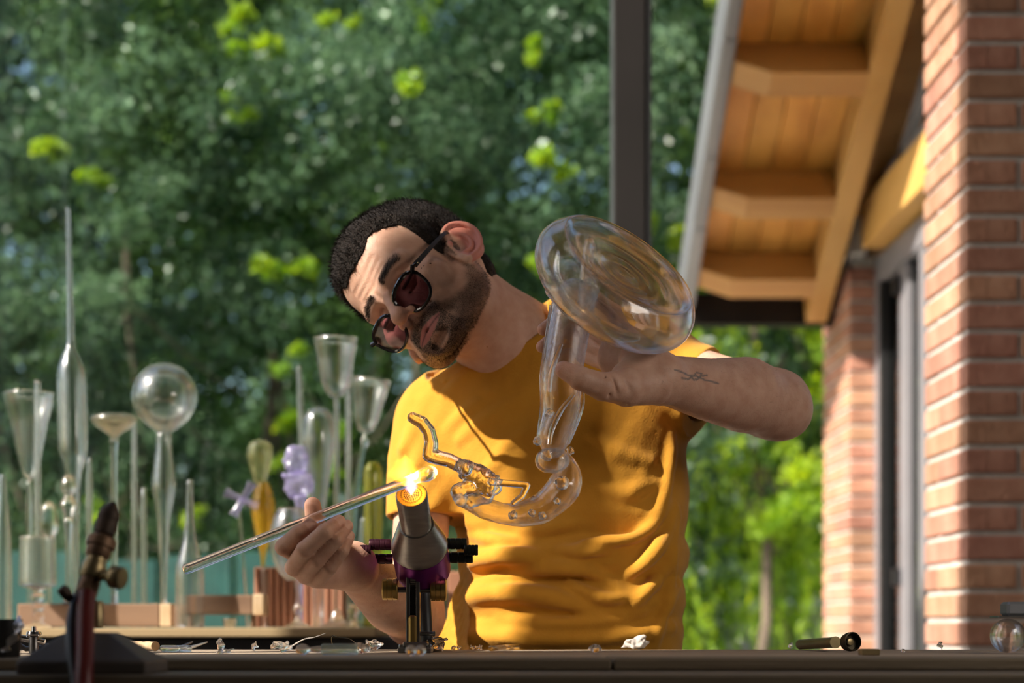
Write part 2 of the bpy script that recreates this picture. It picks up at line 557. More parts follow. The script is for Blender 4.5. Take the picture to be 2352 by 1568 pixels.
# floor, lawn, room shell
sbox('floor', (-1.9, -2.5, -0.05), (3.0, 4.35, 0.0), M_FLOOR, label='dim stone floor of the workshop')
sbox('terrace', (-6.0, 4.35, -0.06), (3.0, 9.0, -0.005), M_PAVE, label='pale paving outside the window')
sbox('lawn', (-40, 9.0, -0.08), (40, 60, -0.01), M_GRASS, label='sunlit lawn under the trees')
sbox('ceiling', (-1.75, -2.5, 5.21), (3.0, 3.93, 5.3), M_CEIL, label='wooden ceiling over the workbench')
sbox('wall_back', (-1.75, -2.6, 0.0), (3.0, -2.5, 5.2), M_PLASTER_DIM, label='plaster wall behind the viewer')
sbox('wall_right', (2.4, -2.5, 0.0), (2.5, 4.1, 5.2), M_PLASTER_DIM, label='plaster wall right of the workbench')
WALL_L_Y = 1.175
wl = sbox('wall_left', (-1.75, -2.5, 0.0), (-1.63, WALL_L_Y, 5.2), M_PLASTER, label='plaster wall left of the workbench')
sbox('wall_left_blocker', (-1.75, 1.68, 0.0), (-1.63, 2.405, 5.2), M_PLASTER, label='unseen plaster wall piece added to keep sun off the brick pier')  # added out of view to block sun from the near pier's front
w3 = empty('window_3', (-1.69, 1.44, 0.0), 'tall side window with one slim upright in the left wall', kind='structure')
MB().box((-1.67, 1.350, 0.0), (-1.63, 1.427, 5.2), bev=0.003).build('window_post', M_STEEL_DARK, w3)
MB().box((-1.72, 1.176, 0.0), (-1.66, 1.679, 0.05), bev=0.003).build('window_sill', M_STEEL_DARK, w3)

# ---- the window: corner post with a glazed panel to its left
D_WIN = 4.15
w1 = empty('window_1', (W(1450, 1440, D_WIN)[0], D_WIN, 0), 'large glazed panel held by a dark bronze post', kind='structure')
x0, x1 = W(1411, 0, D_WIN)[0], W(1482, 0, D_WIN)[0]
MB().box((x0, D_WIN, 0), (x1, D_WIN + 0.10, 3.4)).build('window_post', M_STEEL_DARK, w1, bevel=0.002)
MB().box((x1 + 0.0005, D_WIN + 0.004, 0), (W(1497, 0, D_WIN)[0], D_WIN + 0.09, 3.4)).build('window_gasket', M_STEEL_BLACK, w1)
MB().box((W(1404, 0, D_WIN)[0], D_WIN + 0.01, 0), (x0 - 0.0005, D_WIN + 0.06, 3.4)).build('window_bead', M_STEEL_LIGHT, w1)
MB().box((-2.6, D_WIN + 0.025, 0.02), (W(1404, 0, D_WIN)[0] - 0.0005, D_WIN + 0.033, 3.4)).build('window_pane', M_PANE, w1)
MB().box((-2.6, D_WIN, 0.0), (W(1404, 0, D_WIN)[0] - 0.001, D_WIN + 0.06, 0.019)).build('window_sill', M_STEEL_DARK, w1)

# ---- brick piers: every brick is a piece of its own, proud of the mortar core
BR_H, CO = 0.0545, 0.0653
def brick_mesh(L, D):
    mb = MB().box((-L / 2, -D / 2, -BR_H / 2), (L / 2, D / 2, BR_H / 2), bev=0.004)
    return np_mesh('brick', mb.V, mb.F, False)
def add_brick(parent, me, x, y, z):
    o = bpy.data.objects.new('brick', me)
    o.location = (x + random.uniform(-.0015, .0015), y + random.uniform(-.0015, .0015), z)
    o.rotation_euler = (0, 0, random.uniform(-.006, .006))
    return link(o, parent)
def pier(name, x, y, xw, yw, z_ref, z_top, label, face_x=True):
    """corner pier: front face towards -y, left face towards -x"""
    core = sbox(name, (x + 0.008, y + 0.008, 0), (x + xw, y + yw - 0.008, z_top + 0.004), M_MORTAR, label=label)
    st = brick_mesh(0.248, 0.118); st.materials.append(M_BRICK)
    hd = brick_mesh(0.118, 0.118); hd.materials.append(M_BRICK)
    sy = brick_mesh(0.118, 0.248); sy.materials.append(M_BRICK)
    n = 0
    k0 = int(math.floor((0.03 - z_ref) / CO)); z = z_ref + k0 * CO + CO / 2
    while z < z_top:
        if n % 2 == 0:      # header corner on the front, stretcher along the side
            add_brick(core, sy, x + 0.059, y + 0.124, z)
            if xw > 0.25:
                add_brick(core, st, x + 0.127 + 0.124, y + 0.059, z); add_brick(core, st, x + 0.385 + 0.124, y + 0.059, z)
            if yw > 0.3: add_brick(core, hd if yw < 0.45 else sy, x + 0.059, y + 0.258 + (0.059 if yw < 0.45 else 0.115), z)
        else:
            add_brick(core, st if xw > 0.2 else hd, x + (0.124 if xw > 0.2 else 0.059), y + 0.059, z)
            if xw > 0.25: add_brick(core, st, x + 0.258 + 0.124, y + 0.059, z)
            add_brick(core, sy, x + 0.059, y + 0.127 + 0.124, z)
            if yw > 0.45: add_brick(core, hd, x + 0.059, y + 0.385 + 0.059, z)
        n += 1; z += CO
    return core
pier('wall_near_pier', FAC_X, 3.94, 0.62, 0.38, 1.666, 3.20, 'brick pier at the right edge, shaded front and sunlit side')
FP_X, FP_Y = 1.337, 6.44
pier('wall_far_pier', FP_X, FP_Y, 0.128, 0.50, 2.136, 2.165, 'distant brick pier beside the grey glass door')
sbox('wall_pier_head', (FP_X - 0.002, 6.39, 2.172), (FP_X + 0.055, 6.9, 2.62), M_PLASTER, label='white plastered block on top of the distant brick pier')

# ---- the gable overhang of the neighbouring wing: rake slopes down away from the camera
SLOPE = 0.545
ANG = math.atan(SLOPE)
D0, Z0 = 5.66, 2.522          # a point of the underside line
def rake_M(d):
    """frame whose y runs down the rake, z normal to it, origin on the underside line at depth d"""
    return Matrix.Translation((0, d, Z0 - SLOPE * (d - D0))) @ Matrix.Rotation(-ANG, 4, 'X')
roof = empty('roof_overhang', (1.0, 6.0, 2.3), 'honey coloured wooden gable overhang with rafters and boards', kind='structure')
BX0, BX1 = 1.22, 1.30
MB().box((BX0, -3.6, 0), (BX1, 1.16, 0.21), rake_M(D0)).build('rake_beam', M_HONEY, roof, bevel=0.003)
RL = 0.795
def purlin(d):
    """horizontal rafter end with a chamfered tail"""
    M = rake_M(d); w, hgt = 0.105, 0.135
    prof = [(BX0, 0), (RL + 0.115, 0), (RL, 0.052), (RL, hgt), (BX0, hgt)]
    V = [tuple(M @ Vector((x, yy, z))) for yy in (-w, 0) for x, z in prof]
    n = len(prof)
    Fs = [tuple(range(n))[::-1], tuple(range(n, 2 * n))] + [(i, (i + 1) % n, n + (i + 1) % n, n + i) for i in range(n)]
    mb = MB().add(V, Fs)
    o = mb.build('rafter', M_RAFTER, roof, bevel=0.002)
    return o
for d in (5.15, 5.66, 6.169, 6.55): purlin(d)
nb = 5
pw = (BX0 + 0.10 - RL) / nb
for i in range(nb):
    MB().box((RL + i * pw + 0.0015, -3.6, 0.136), (RL + (i + 1) * pw - 0.0015, 1.12, 0.156), rake_M(D0), bev=0.003).build('soffit_board', M_PLANK, roof)
MB().box((RL - 0.056, -3.6, 0.045), (RL - 0.002, 1.14, 0.225), rake_M(D0)).build('edge_flashing', M_FLASH, roof, bevel=0.012)
for dd in (-0.2, 0.32, 0.68):
    MB().box((RL - 0.054, dd, 0.041), (RL - 0.004, dd + 0.012, 0.204), rake_M(D0)).build('flashing_clip', M_FLASH, roof, bevel=0.004)
MB().box((RL - 0.05, 6.72, 1.968), (BX0 + 0.2, 6.80, 2.09)).build('eaves_fascia', M_STEEL_DARK, roof, bevel=0.003)
MB().box((RL + 0.002, -3.6, 0.158), (2.2, 1.14, 0.22), rake_M(D0)).build('roof_deck', M_RAFTER, roof)

# ---- lintel, triangular gable window and glazed door under it
MB().box((1.36, 4.3, 2.176), (1.46, 6.33, 2.346)).build('door_lintel', M_HONEY, roof, bevel=0.003)
tri = empty('window_2', (1.41, 5.3, 2.35), 'triangular gable window with a dark frame above the wooden lintel', kind='structure')
def zr(d, off=0.0): return Z0 - SLOPE * (d - D0) + off
def tri_bar(y0, z0, y1, z1, th, mat, name, xa=1.385, xb=1.425):
    V = []
    for x in (xa, xb):
        V += [(x, y0, z0), (x, y1, z1), (x, y1, z1 + th), (x, y0, z0 + th)]
    Fs = [(0, 1, 2, 3), (7, 6, 5, 4), (0, 4, 5, 1), (1, 5, 6, 2), (2, 6, 7, 3), (3, 7, 4, 0)]
    return MB().add(V, Fs).build(name, mat, tri)
tri_bar(4.32, zr(4.32, -0.06), 6.04, zr(6.04, -0.06), 0.06, M_FRAME_GREY, 'frame_rail')
tri_bar(4.32, 2.347, 6.10, 2.347, 0.05, M_FRAME_GREY, 'frame_rail')
V = [(1.40, 4.32, 2.39), (1.40, 5.99, 2.39), (1.40, 5.99, zr(5.99, -0.06)), (1.40, 4.32, zr(4.32, -0.06))]
V += [(1.408, y, z) for x, y, z in V]
MB().add(V, [(0, 1, 2, 3), (7, 6, 5, 4), (0, 4, 5, 1), (1, 5, 6, 2), (2, 6, 7, 3), (3, 7, 4, 0)]).build('window_pane', M_PANE_DOOR, tri)
door = empty('door_1', (1.43, 5.9, 0.0), 'grey framed glass door between the two brick piers', kind='structure')
DX = 1.43
def dbar(name, ya, yb, za, zb, mat=M_FRAME_GREY, xa=DX, xb=DX + 0.06):
    return MB().box((xa, ya, za), (xb, yb, zb)).build(name, mat, door, bevel=0.002 if mat is not M_PANE_DOOR else 0)
dbar('door_jamb', 6.37, 6.45, 0, 2.157)
dbar('door_head', 4.33, 6.369, 2.06, 2.157)
dbar('door_stile', 6.335, 6.368, 0.02, 2.058, M_STEEL_BLACK)
dbar('door_stile', 5.985, 6.10, 0.02, 2.058, xa=DX + 0.012)
dbar('door_stile', 5.72, 5.80, 0.02, 2.058, xa=DX + 0.006)
dbar('door_pane', 6.101, 6.334, 0.02, 2.058, M_PANE_DOOR, DX + 0.03, DX + 0.038)
dbar('door_pane', 5.801, 5.984, 0.02, 2.058, M_PANE_DOOR, DX + 0.03, DX + 0.038)
dbar('door_pane', 4.33, 5.719, 0.02, 2.058, M_PANE_DOOR, DX + 0.03, DX + 0.038)
for py in (655, 1325):
    z = W(0, py, 6.09)[2]
    dbar('door_hinge', 6.075, 6.115, z - 0.03, z + 0.03, M_STEEL_BLACK, DX - 0.012, DX + 0.011)
# the room behind the door, a plain wall so that the panes see a dim interior
sbox('wall_neighbour', (1.95, 4.4, 0), (2.0, 7.0, 3.2), M_BRICK, label='dim brick wall inside the neighbouring wing')

# ================================================================== garden
def leaf_mat(name, c1, c2, tr=0.5):
    m, nt, p, out = new_mat(name); nt.nodes.remove(p); L = nt.links.new
    at = nt.nodes.new('ShaderNodeAttribute'); at.attribute_name = 'tone'
    ramp = nt.nodes.new('ShaderNodeValToRGB')
    ramp.color_ramp.elements[0].color = (*c2, 1); ramp.color_ramp.elements[1].color = (*c1, 1)
    L(at.outputs['Fac'], ramp.inputs[0])
    d = nt.nodes.new('ShaderNodeBsdfDiffuse'); t = nt.nodes.new('ShaderNodeBsdfTranslucent')
    g = nt.nodes.new('ShaderNodeBsdfGlossy'); g.inputs['Roughness'].default_value = 0.35
    hs = nt.nodes.new('ShaderNodeHueSaturation'); hs.inputs['Hue'].default_value = 0.475; hs.inputs['Saturation'].default_value = 1.15; hs.inputs['Value'].default_value = 1.5
    L(ramp.outputs[0], d.inputs['Color']); L(ramp.outputs[0], hs.inputs['Color']); L(hs.outputs[0], t.inputs['Color'])
    m1 = nt.nodes.new('ShaderNodeMixShader'); m1.inputs[0].default_value = tr
    L(d.outputs[0], m1.inputs[1]); L(t.outputs[0], m1.inputs[2])
    m2 = nt.nodes.new('ShaderNodeMixShader'); m2.inputs[0].default_value = 0.03
    L(m1.outputs[0], m2.inputs[1]); L(g.outputs[0], m2.inputs[2]); L(m2.outputs[0], out.inputs[0])
    return m
M_LEAF_TEAL = leaf_mat('blue_green_leaves', (0.19, 0.30, 0.17), (0.026, 0.062, 0.030), 0.35)
M_LEAF_MID = leaf_mat('mid_green_leaves', (0.15, 0.26, 0.075), (0.022, 0.055, 0.016), 0.45)
M_LEAF_LIME = leaf_mat('lime_leaves', (0.42, 0.56, 0.07), (0.18, 0.34, 0.03), 0.55)  # brightness of sunlit and backlit leaves is put into this lime colour
M_BARK = pm('bark', (0.20, 0.15, 0.11), (0.10, 0.075, 0.055), rough=0.95, scale=12, stretch=(1, 1, 0.2), bump=0.6)

def leaves_mesh(name, C, size, stretch=1.9, hang=0.0, seed=0, bias=0.0):
    """one rhombic leaf per centre, random orientation"""
    r = np.random.default_rng(seed); n = len(C)
    a = r.normal(size=(n, 3)); a[:, 2] = a[:, 2] * (1 - hang) - hang * 2.5
    a /= np.linalg.norm(a, axis=1)[:, None]
    b = np.cross(a, r.normal(size=(n, 3))); b /= np.linalg.norm(b, axis=1)[:, None]
    s = size * r.uniform(0.6, 1.4, n)[:, None]
    nn = np.cross(a, b)
    P = np.stack([C - a * s * stretch * .5, C + b * s * .5 + nn * s * .1, C + a * s * stretch * .5, C - b * s * .5 + nn * s * .1], 1).reshape(-1, 3)
    Q = np.arange(4 * n).reshape(n, 4)
    me = np_mesh(name, P, Q, False)
    set_attr(me, 'tone', np.repeat(np.clip(r.normal(0.42, 0.2, n) + bias, 0, 1), 4))
    return me

def tree(name, label, base, clumps, n_leaf, size, mat, seed, trunk_r=0.10, trunk_top=2.5, hang=0.0, group=None, stretch=1.9):
    """clumps: list of (x, y, z, r) relative to the base"""
    t = empty(name, base, label, 'tree', group)
    r = np.random.default_rng(seed); B = np.array(base, float)
    vol = np.array([c[3] ** 2.2 for c in clumps]); cnt = (n_leaf * vol / vol.sum()).astype(int)
    C = []; TN = []
    for (x, y, z, rad), m in zip(clumps, cnt):
        sub = max(3, int(m / 110))
        u = r.normal(size=(sub, 3)); u /= np.linalg.norm(u, axis=1)[:, None]
        sc = np.array([x, y, z]) + u * rad * (r.uniform(0.25, 1.0, sub) ** 0.5)[:, None] * np.array([1, 1, 0.85])
        per = m // sub + 1
        for c in sc:
            C.append(c + r.normal(size=(per, 3)) * rad * 0.16 * np.array([1, 1, 0.7])); TN.append(np.full(per, r.normal(0, 0.28)))
    C = np.concatenate(C) + B
    mobj('foliage', leaves_mesh('foliage', C, size, stretch, hang, seed, np.concatenate(TN)), mat, t)
    mb = MB()
    pts = [B + np.array([0.05 * math.sin(k * 1.3 + seed), 0.05 * math.cos(k * 1.7), trunk_top * k / 7 - 0.02]) for k in range(8)]
    mb.tube(pts, [trunk_r * (1.15 - 0.09 * k) for k in range(8)], 10)
    mb.build('trunk', M_BARK, t, True)
    k = 0
    for (x, y, z, rad) in clumps[:6]:
        s = pts[min(7, 3 + k % 5)]
        e = B + np.array([x, y, z]); mid = (s + e) / 2 + np.array([0, 0, -0.1])
        MB().tube(smooth_curve([s, mid, e], 4), list(np.linspace(trunk_r * .45, trunk_r * .12, 9)), 7).build('branch', M_BARK, t, True)
        k += 1
    return t

def crown(seed, n, rx, ry, z0, z1, rmin=.45, rmax=.8):
    r = np.random.default_rng(seed); out = []
    for i in range(n):
        z = z0 + (z1 - z0) * (i + r.uniform(0, 1)) / n
        f = math.sin(math.pi * min(0.95, max(0.12, (z - z0) / (z1 - z0 + 1e-6) * 0.8 + 0.15)))
        out.append((r.uniform(-1, 1) * rx * f, r.uniform(-1, 1) * ry * f, z, r.uniform(rmin, rmax)))
    return out

G = 'trees beyond the window'
tree('garden_tree', 'blue green leafy tree at the left edge, behind the tall thin glass tube', (-2.75, 9.6, 0), crown(1, 30, 1.25, 0.9, 0.3, 5.4), 50000, 0.027, M_LEAF_TEAL, 11, 0.05, group=G)
tree('garden_tree', 'leafy tree behind the clear glass globe', (-1.35, 10.6, 0), crown(2, 30, 1.25, 0.9, 0.3, 5.6), 50000, 0.027, M_LEAF_MID, 12, 0.05, group=G)
tree('garden_tree', 'dark blue green tree directly behind the man', (0.1, 10.0, 0), crown(3, 30, 1.2, 0.9, 0.4, 5.4), 50000, 0.027, M_LEAF_TEAL, 13, 0.05, group=G)
tree('garden_tree', 'mid green tree behind the dark window post', (1.25, 10.8, 0), crown(4, 30, 1.2, 0.9, 0.9, 5.8), 46000, 0.027, M_LEAF_MID, 14, 0.05, group=G)
tree('garden_tree', 'tree with leaves coloured sunlit yellow green high on the left', (-1.9, 9.3, 0), crown(5, 16, 1.1, 0.6, 1.2, 4.7, .07, .17), 2200, 0.030, M_LEAF_LIME, 15, 0.015, 3.0, group=G)
tree('garden_tree', 'slim tree with lime tufts coloured as sunlit leaves above the head of the man', (-0.35, 9.2, 0), crown(6, 18, 0.9, 0.6, 1.0, 4.6, .07, .16), 2200, 0.030, M_LEAF_LIME, 16, 0.015, 3.0, group=G)
tree('garden_tree', 'lime green tree between the window post and the overhang', (1.45, 9.3, 0), crown(7, 16, 0.5, 0.5, 1.2, 4.4, .16, .34), 8000, 0.030, M_LEAF_LIME, 17, 0.03, 3.0, group=G)
for i, (x, y, lb) in enumerate(((-5.2, 14.6, 'tall far tree filling the left background'), (-3.0, 15.6, 'tall far tree behind the globe and pipette'), (-0.9, 14.8, 'tall far tree filling the middle background'), (1.2, 15.8, 'tall far tree behind the window post'), (3.4, 15.2, 'tall far tree behind the overhang'))):
    tree('garden_tree', lb, (x, y, 0), crown(20 + i, 60, 1.8, 1.0, 0.0, 8.5, .8, 1.2), 52000, 0.055, M_LEAF_MID if i % 2 else M_LEAF_TEAL, 30 + i, 0.12, 4, group=G)
# the garden goes on to the left of the workshop
for i, (x, y, lb) in enumerate(((-8.0, 1.0, 'hedge tree left of the workshop, nearest the bench'), (-8.2, 4.6, 'hedge tree left of the workshop, beside the shelf'), (-7.8, 8.2, 'hedge tree left of the workshop, farthest back'))):
    tree('garden_tree', lb, (x, y, 0), crown(50 + i, 24, 1.0, 1.7, 0.1, 3.6, .6, .9), 9000, 0.085, M_LEAF_MID, 60 + i, 0.10, 1.8, group='hedge trees beside the workshop')
# weeping tree on the right: hanging strands
def willow(base, label, n_str, seed):
    t = empty('weeping_tree', base, label, 'tree')
    r = np.random.default_rng(seed); B = np.array(base); C = []
    for i in range(n_str):
        x, y = r.uniform(-1.1, 1.3), r.uniform(-0.8, 0.8); top = r.uniform(1.2, 2.2); L = r.uniform(0.6, 1.35)
        m = int(L / 0.022); s = np.linspace(0, 1, m)
        C.append(np.stack([x + 0.10 * np.sin(s * 3 + i) * s + r.normal(0, .012, m), y + r.normal(0, .012, m), top - s * L], 1) + B)
    mobj('foliage', leaves_mesh('foliage', np.concatenate(C), 0.02, 3.2, 0.55, seed), M_LEAF_LIME, t)
    MB().tube([B + np.array([0.05 * math.sin(k), 0, 0.34 * k]) for k in range(8)], [0.055 - 0.004 * k for k in range(8)], 9).build('trunk', M_BARK, t, True)
    for k in range(7):
        e = B + np.array([r.uniform(-1, 1.2), r.uniform(-.6, .6), r.uniform(1.6, 2.2)])
        MB().tube(smooth_curve([B + np.array([0, 0, 1.3]), (B + e) / 2 + np.array([0, 0, 1.1]), e], 4), list(np.linspace(.03, .008, 9)), 6).build('branch', M_BARK, t, True)
willow((1.66, 10.0, 0), 'bright lime weeping tree right of the man, hanging to the ground', 420, 41)
tree('garden_tree', 'broad leaved bright green tree beside the distant brick pier', (2.25, 9.4, 0), [(-.25, 0, 2.2, .3), (-.1, .1, 1.85, .3), (.1, -.1, 1.6, .28), (-.35, 0, 1.75, .25), (0.1, 0, 2.5, .3)], 2200, 0.075, M_LEAF_MID, 42, 0.06, 1.7, group=G)
# low garden wall and teal fence panels seen between the bottles
M_FENCE = pm('teal_net_fence', (0.020, 0.092, 0.086), (0.014, 0.066, 0.062), rough=0.7, scale=9)
M_WALLG = pm('beige_garden_wall', (0.48, 0.43, 0.33), (0.38, 0.34, 0.26), rough=0.9, scale=4)
fence = empty('garden_fence', (-1.8, 8.3, 0), 'teal fence of upright panels beyond the glassware', 'fence')
for i in range(7):
    MB().box((-3.0 + i * 0.36, 8.3, 0.0), (-2.66 + i * 0.36, 8.33, 1.12 + 0.02 * (i % 3)), bev=0.006).build('panel', M_FENCE, fence)
gw = empty('garden_wall', (1.9, 13.0, 0), 'low beige garden wall behind the weeping tree', 'wall')
for i in range(6):
    MB().box((0.9 + i * 0.6, 13.0, 0.0), (1.49 + i * 0.6, 13.2, 0.92), bev=0.01).build('wall_block', M_WALLG, gw)
MB().box((0.85, 12.96, 0.921), (4.5, 13.24, 1.0), bev=0.01).build('coping', M_PLASTER, gw)
# ================================================================== workbench and shelf
TZ = CAM_Z - 0.030          # bench top
M_BENCH = pm('worn_bench_wood', (0.36, 0.28, 0.20), (0.26, 0.195, 0.135), rough=0.7, scale=7, stretch=(0.25, 3, 3), bump=0.25, bump_scale=60, rnd=0.08)
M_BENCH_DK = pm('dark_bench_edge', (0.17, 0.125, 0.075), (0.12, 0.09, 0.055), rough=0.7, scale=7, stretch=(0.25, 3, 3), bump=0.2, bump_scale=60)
M_SHELF = pm('shelf_plywood', (0.42, 0.30, 0.16), (0.33, 0.23, 0.115), rough=0.6, scale=6, stretch=(0.3, 3, 6))
M_BLACK = pm('black_cabinet', (0.014, 0.014, 0.016), (0.010, 0.010, 0.011), rough=0.6, scale=5)
M_OAK = pm('oak_block', (0.25, 0.15, 0.09), (0.20, 0.115, 0.068), rough=0.6, scale=9, stretch=(0.3, 3, 3), bump=0.05)
M_OAK_END = pm('oak_end_grain', (0.58, 0.42, 0.26), (0.50, 0.35, 0.20), rough=0.7, scale=30)
M_RIB = pm('terracotta_wood', (0.37, 0.165, 0.095), (0.28, 0.115, 0.06), rough=0.75, scale=10, stretch=(3, 3, 0.3), bump=0.1)

bench = empty('workbench', (0.0, 2.0, 0.0), 'worn wooden workbench running across the foreground', 'workbench')
b0, b1 = 1.667, 2.335
ys = np.linspace(b0, b1, 6)
jx = W(1407, 0, b0)[0]
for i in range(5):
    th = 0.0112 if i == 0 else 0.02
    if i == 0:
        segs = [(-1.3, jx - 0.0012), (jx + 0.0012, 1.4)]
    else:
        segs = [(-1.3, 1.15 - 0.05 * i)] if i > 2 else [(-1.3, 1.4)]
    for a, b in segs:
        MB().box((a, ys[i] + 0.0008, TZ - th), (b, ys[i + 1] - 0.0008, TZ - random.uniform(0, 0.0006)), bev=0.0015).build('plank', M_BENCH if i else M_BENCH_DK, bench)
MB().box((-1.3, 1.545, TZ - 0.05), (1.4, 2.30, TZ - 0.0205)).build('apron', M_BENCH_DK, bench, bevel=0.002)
MB().box((-1.3, 1.53, TZ - 0.0115 - 0.035), (1.4, b0 + 0.05, TZ - 0.0118), bev=0.0015).build('ledge', M_BENCH_DK, bench)
for x in (-1.2, 1.25):
    for y in (1.62, 2.22):
        MB().box((x, y, 0), (x + 0.07, y + 0.07, TZ - 0.0505), bev=0.003).build('leg', M_BENCH_DK, bench)

SH_Z = CAM_Z - 0.0012
shelf = empty('display_shelf', (-1.0, 3.4, 0.0), 'plywood display shelf on a black cabinet holding the glassware', 'shelf')
sx1 = W(862, 0, 3.18)[0]
MB().box((-1.6, 3.18, SH_Z - 0.0165), (sx1, 3.75, SH_Z), bev=0.0015).build('shelf_board', M_SHELF, shelf)
MB().box((-1.6, 3.20, 0.0), (W(960, 0, 3.2)[0], 3.72, SH_Z - 0.017), bev=0.003).build('cabinet_body', M_BLACK, shelf)
# ================================================================== the man
def skin_material():
    m, nt, p, out = new_mat('skin'); L = nt.links.new
    tc = nt.nodes.new('ShaderNodeTexCoord')
    def noise(scale, detail=4):
        n = nt.nodes.new('ShaderNodeTexNoise'); n.inputs['Scale'].default_value = scale; n.inputs['Detail'].default_value = detail
        L(tc.outputs['Object'], n.inputs['Vector']); return n
    def attr(nm):
        a = nt.nodes.new('ShaderNodeAttribute'); a.attribute_name = nm; return a
    def mix(c_in, col, fac):
        x = nt.nodes.new('ShaderNodeMixRGB'); x.inputs[2].default_value = (*col, 1)
        L(c_in, x.inputs[1]); L(fac, x.inputs[0]); return x.outputs[0]
    base = nt.nodes.new('ShaderNodeValToRGB')
    base.color_ramp.elements[0].position = 0.3; base.color_ramp.elements[1].position = 0.7
    base.color_ramp.elements[0].color = (0.52, 0.285, 0.195, 1); base.color_ramp.elements[1].color = (0.62, 0.375, 0.27, 1)
    L(noise(55).outputs['Fac'], base.inputs[0])
    c = base.outputs[0]
    c = mix(c, (0.56, 0.17, 0.13), attr('red').outputs['Fac'])
    c = mix(c, (0.40, 0.125, 0.115), attr('lip').outputs['Fac'])
    # stubble: dark speckle inside the beard mask
    sp = nt.nodes.new('ShaderNodeMapRange'); sp.inputs['From Min'].default_value = 0.38; sp.inputs['From Max'].default_value = 0.6
    sp.inputs['To Min'].default_value = 1.0; sp.inputs['To Max'].default_value = 0.58
    L(noise(900, 2).outputs['Fac'], sp.inputs['Value'])
    mu = nt.nodes.new('ShaderNodeMath'); mu.operation = 'MULTIPLY'
    L(sp.outputs[0], mu.inputs[0]); L(attr('beard').outputs['Fac'], mu.inputs[1])
    c = mix(c, (0.022, 0.014, 0.010), mu.outputs[0])
    c = mix(c, (0.018, 0.011, 0.008), attr('brow').outputs['Fac'])  # brows, lashes and the painted shade of the lip crease
    c = mix(c, (0.10, 0.11, 0.12), attr('ink').outputs['Fac'])
    c = mix(c, (0.72, 0.46, 0.37), attr('nail').outputs['Fac'])
    L(c, p.inputs['Base Color'])
    p.inputs['Roughness'].default_value = 0.5
    p.inputs['Specular IOR Level'].default_value = 0.35
    p.inputs['Subsurface Weight'].default_value = 0.12
    p.inputs['Subsurface Radius'].default_value = (0.010, 0.0035, 0.002)
    p.inputs['Subsurface Scale'].default_value = 0.6
    b = nt.nodes.new('ShaderNodeBump'); b.inputs['Strength'].default_value = 0.22; b.inputs['Distance'].default_value = 0.002
    L(noise(420, 3).outputs['Fac'], b.inputs['Height']); L(b.outputs[0], p.inputs['Normal'])
    return m
M_SKIN = skin_material()
M_SHIRT = pm('ochre_cotton', (0.60, 0.275, 0.026), (0.55, 0.245, 0.021), rough=0.85, scale=30, bump=0.12, bump_scale=350, spec=0.2, sheen=0.15)
M_HAIR = pm('dark_brown_hair', (0.026, 0.016, 0.011), (0.010, 0.007, 0.005), rough=0.75, spec=0.25, scale=300, bump=0.8, bump_scale=500)
M_BROW = pm('dark_brow_hair', (0.012, 0.008, 0.006), rough=1.0, spec=0.0)
M_JEANS = pm('dark_trousers', (0.035, 0.04, 0.055), (0.025, 0.03, 0.04), rough=0.9, scale=40, bump=0.2, bump_scale=300)

# ---- head frame
_th, _ps = math.radians(-12), math.radians(32)
u_img = np.array([-0.78, 0, 0.63]); u_img /= np.linalg.norm(u_img)
p_img = np.array([0.63, 0, 0.78]); p_img /= np.linalg.norm(p_img)
c_img = np.array([0, -1.0, 0])
H_U = math.cos(_th) * u_img + math.sin(_th) * c_img
_f0 = math.cos(_th) * c_img - math.sin(_th) * u_img
H_F = math.cos(_ps) * _f0 - math.sin(_ps) * p_img
H_L = math.cos(_ps) * p_img + math.sin(_ps) * _f0
H_O = W(961, 650, 2.365)
H_A = np.stack([H_L, H_F, H_U])            # rows
def HP(l, f, u): return H_O + l * H_L + f * H_F + u * H_U
def head_local(V): return (V - H_O) @ H_A.T

S = SDF()
DU = 0.0
def hell(c, r, k=0.01, op='+', rot=None):
    A = H_A if rot is None else rot @ H_A
    S.ell(HP(c[0], c[1], c[2] + DU), r, k, op, A)
def hcap(a, b, r1, r2=None, k=0.008, op='+'): S.cap(HP(a[0], a[1], a[2] + DU), HP(b[0], b[1], b[2] + DU), r1, r2, k, op)
def both(fn, *pts, **kw):
    for s in (-1, 1):
        fn(*[((s * q[0], q[1], q[2]) if isinstance(q, tuple) and len(q) == 3 and fn is hcap else q) for q in pts], **kw)

# cranium and face masses
hell((0, -0.026, 0.034), (0.0765, 0.102, 0.082), 0.01)
hell((0, 0.040, 0.038), (0.060, 0.050, 0.058), 0.03)
hell((0, 0.032, -0.030), (0.060, 0.058, 0.072), 0.03)
hell((0, 0.045, -0.064), (0.046, 0.045, 0.044), 0.025)
for s in (-1, 1):
    hcap((s * 0.061, -0.002, -0.045), (s * 0.053, 0.018, -0.080), 0.016, 0.015, 0.03)       # jaw angle
    hcap((s * 0.052, 0.020, -0.078), (s * 0.014, 0.080, -0.100), 0.017, 0.015, 0.03)       # jaw line
    hell((s * 0.046, 0.060, -0.034), (0.022, 0.022, 0.017), 0.02)                           # cheekbone
    hcap((s * 0.012, 0.087, 0.005), (s * 0.046, 0.073, 0.006), 0.009, 0.009, 0.014)         # brow ridge
hell((0, 0.081, -0.099), (0.021, 0.015, 0.014), 0.014)                                      # chin
hell((0, 0.078, -0.080), (0.032, 0.018, 0.026), 0.02)                                       # muzzle
DU = -0.016
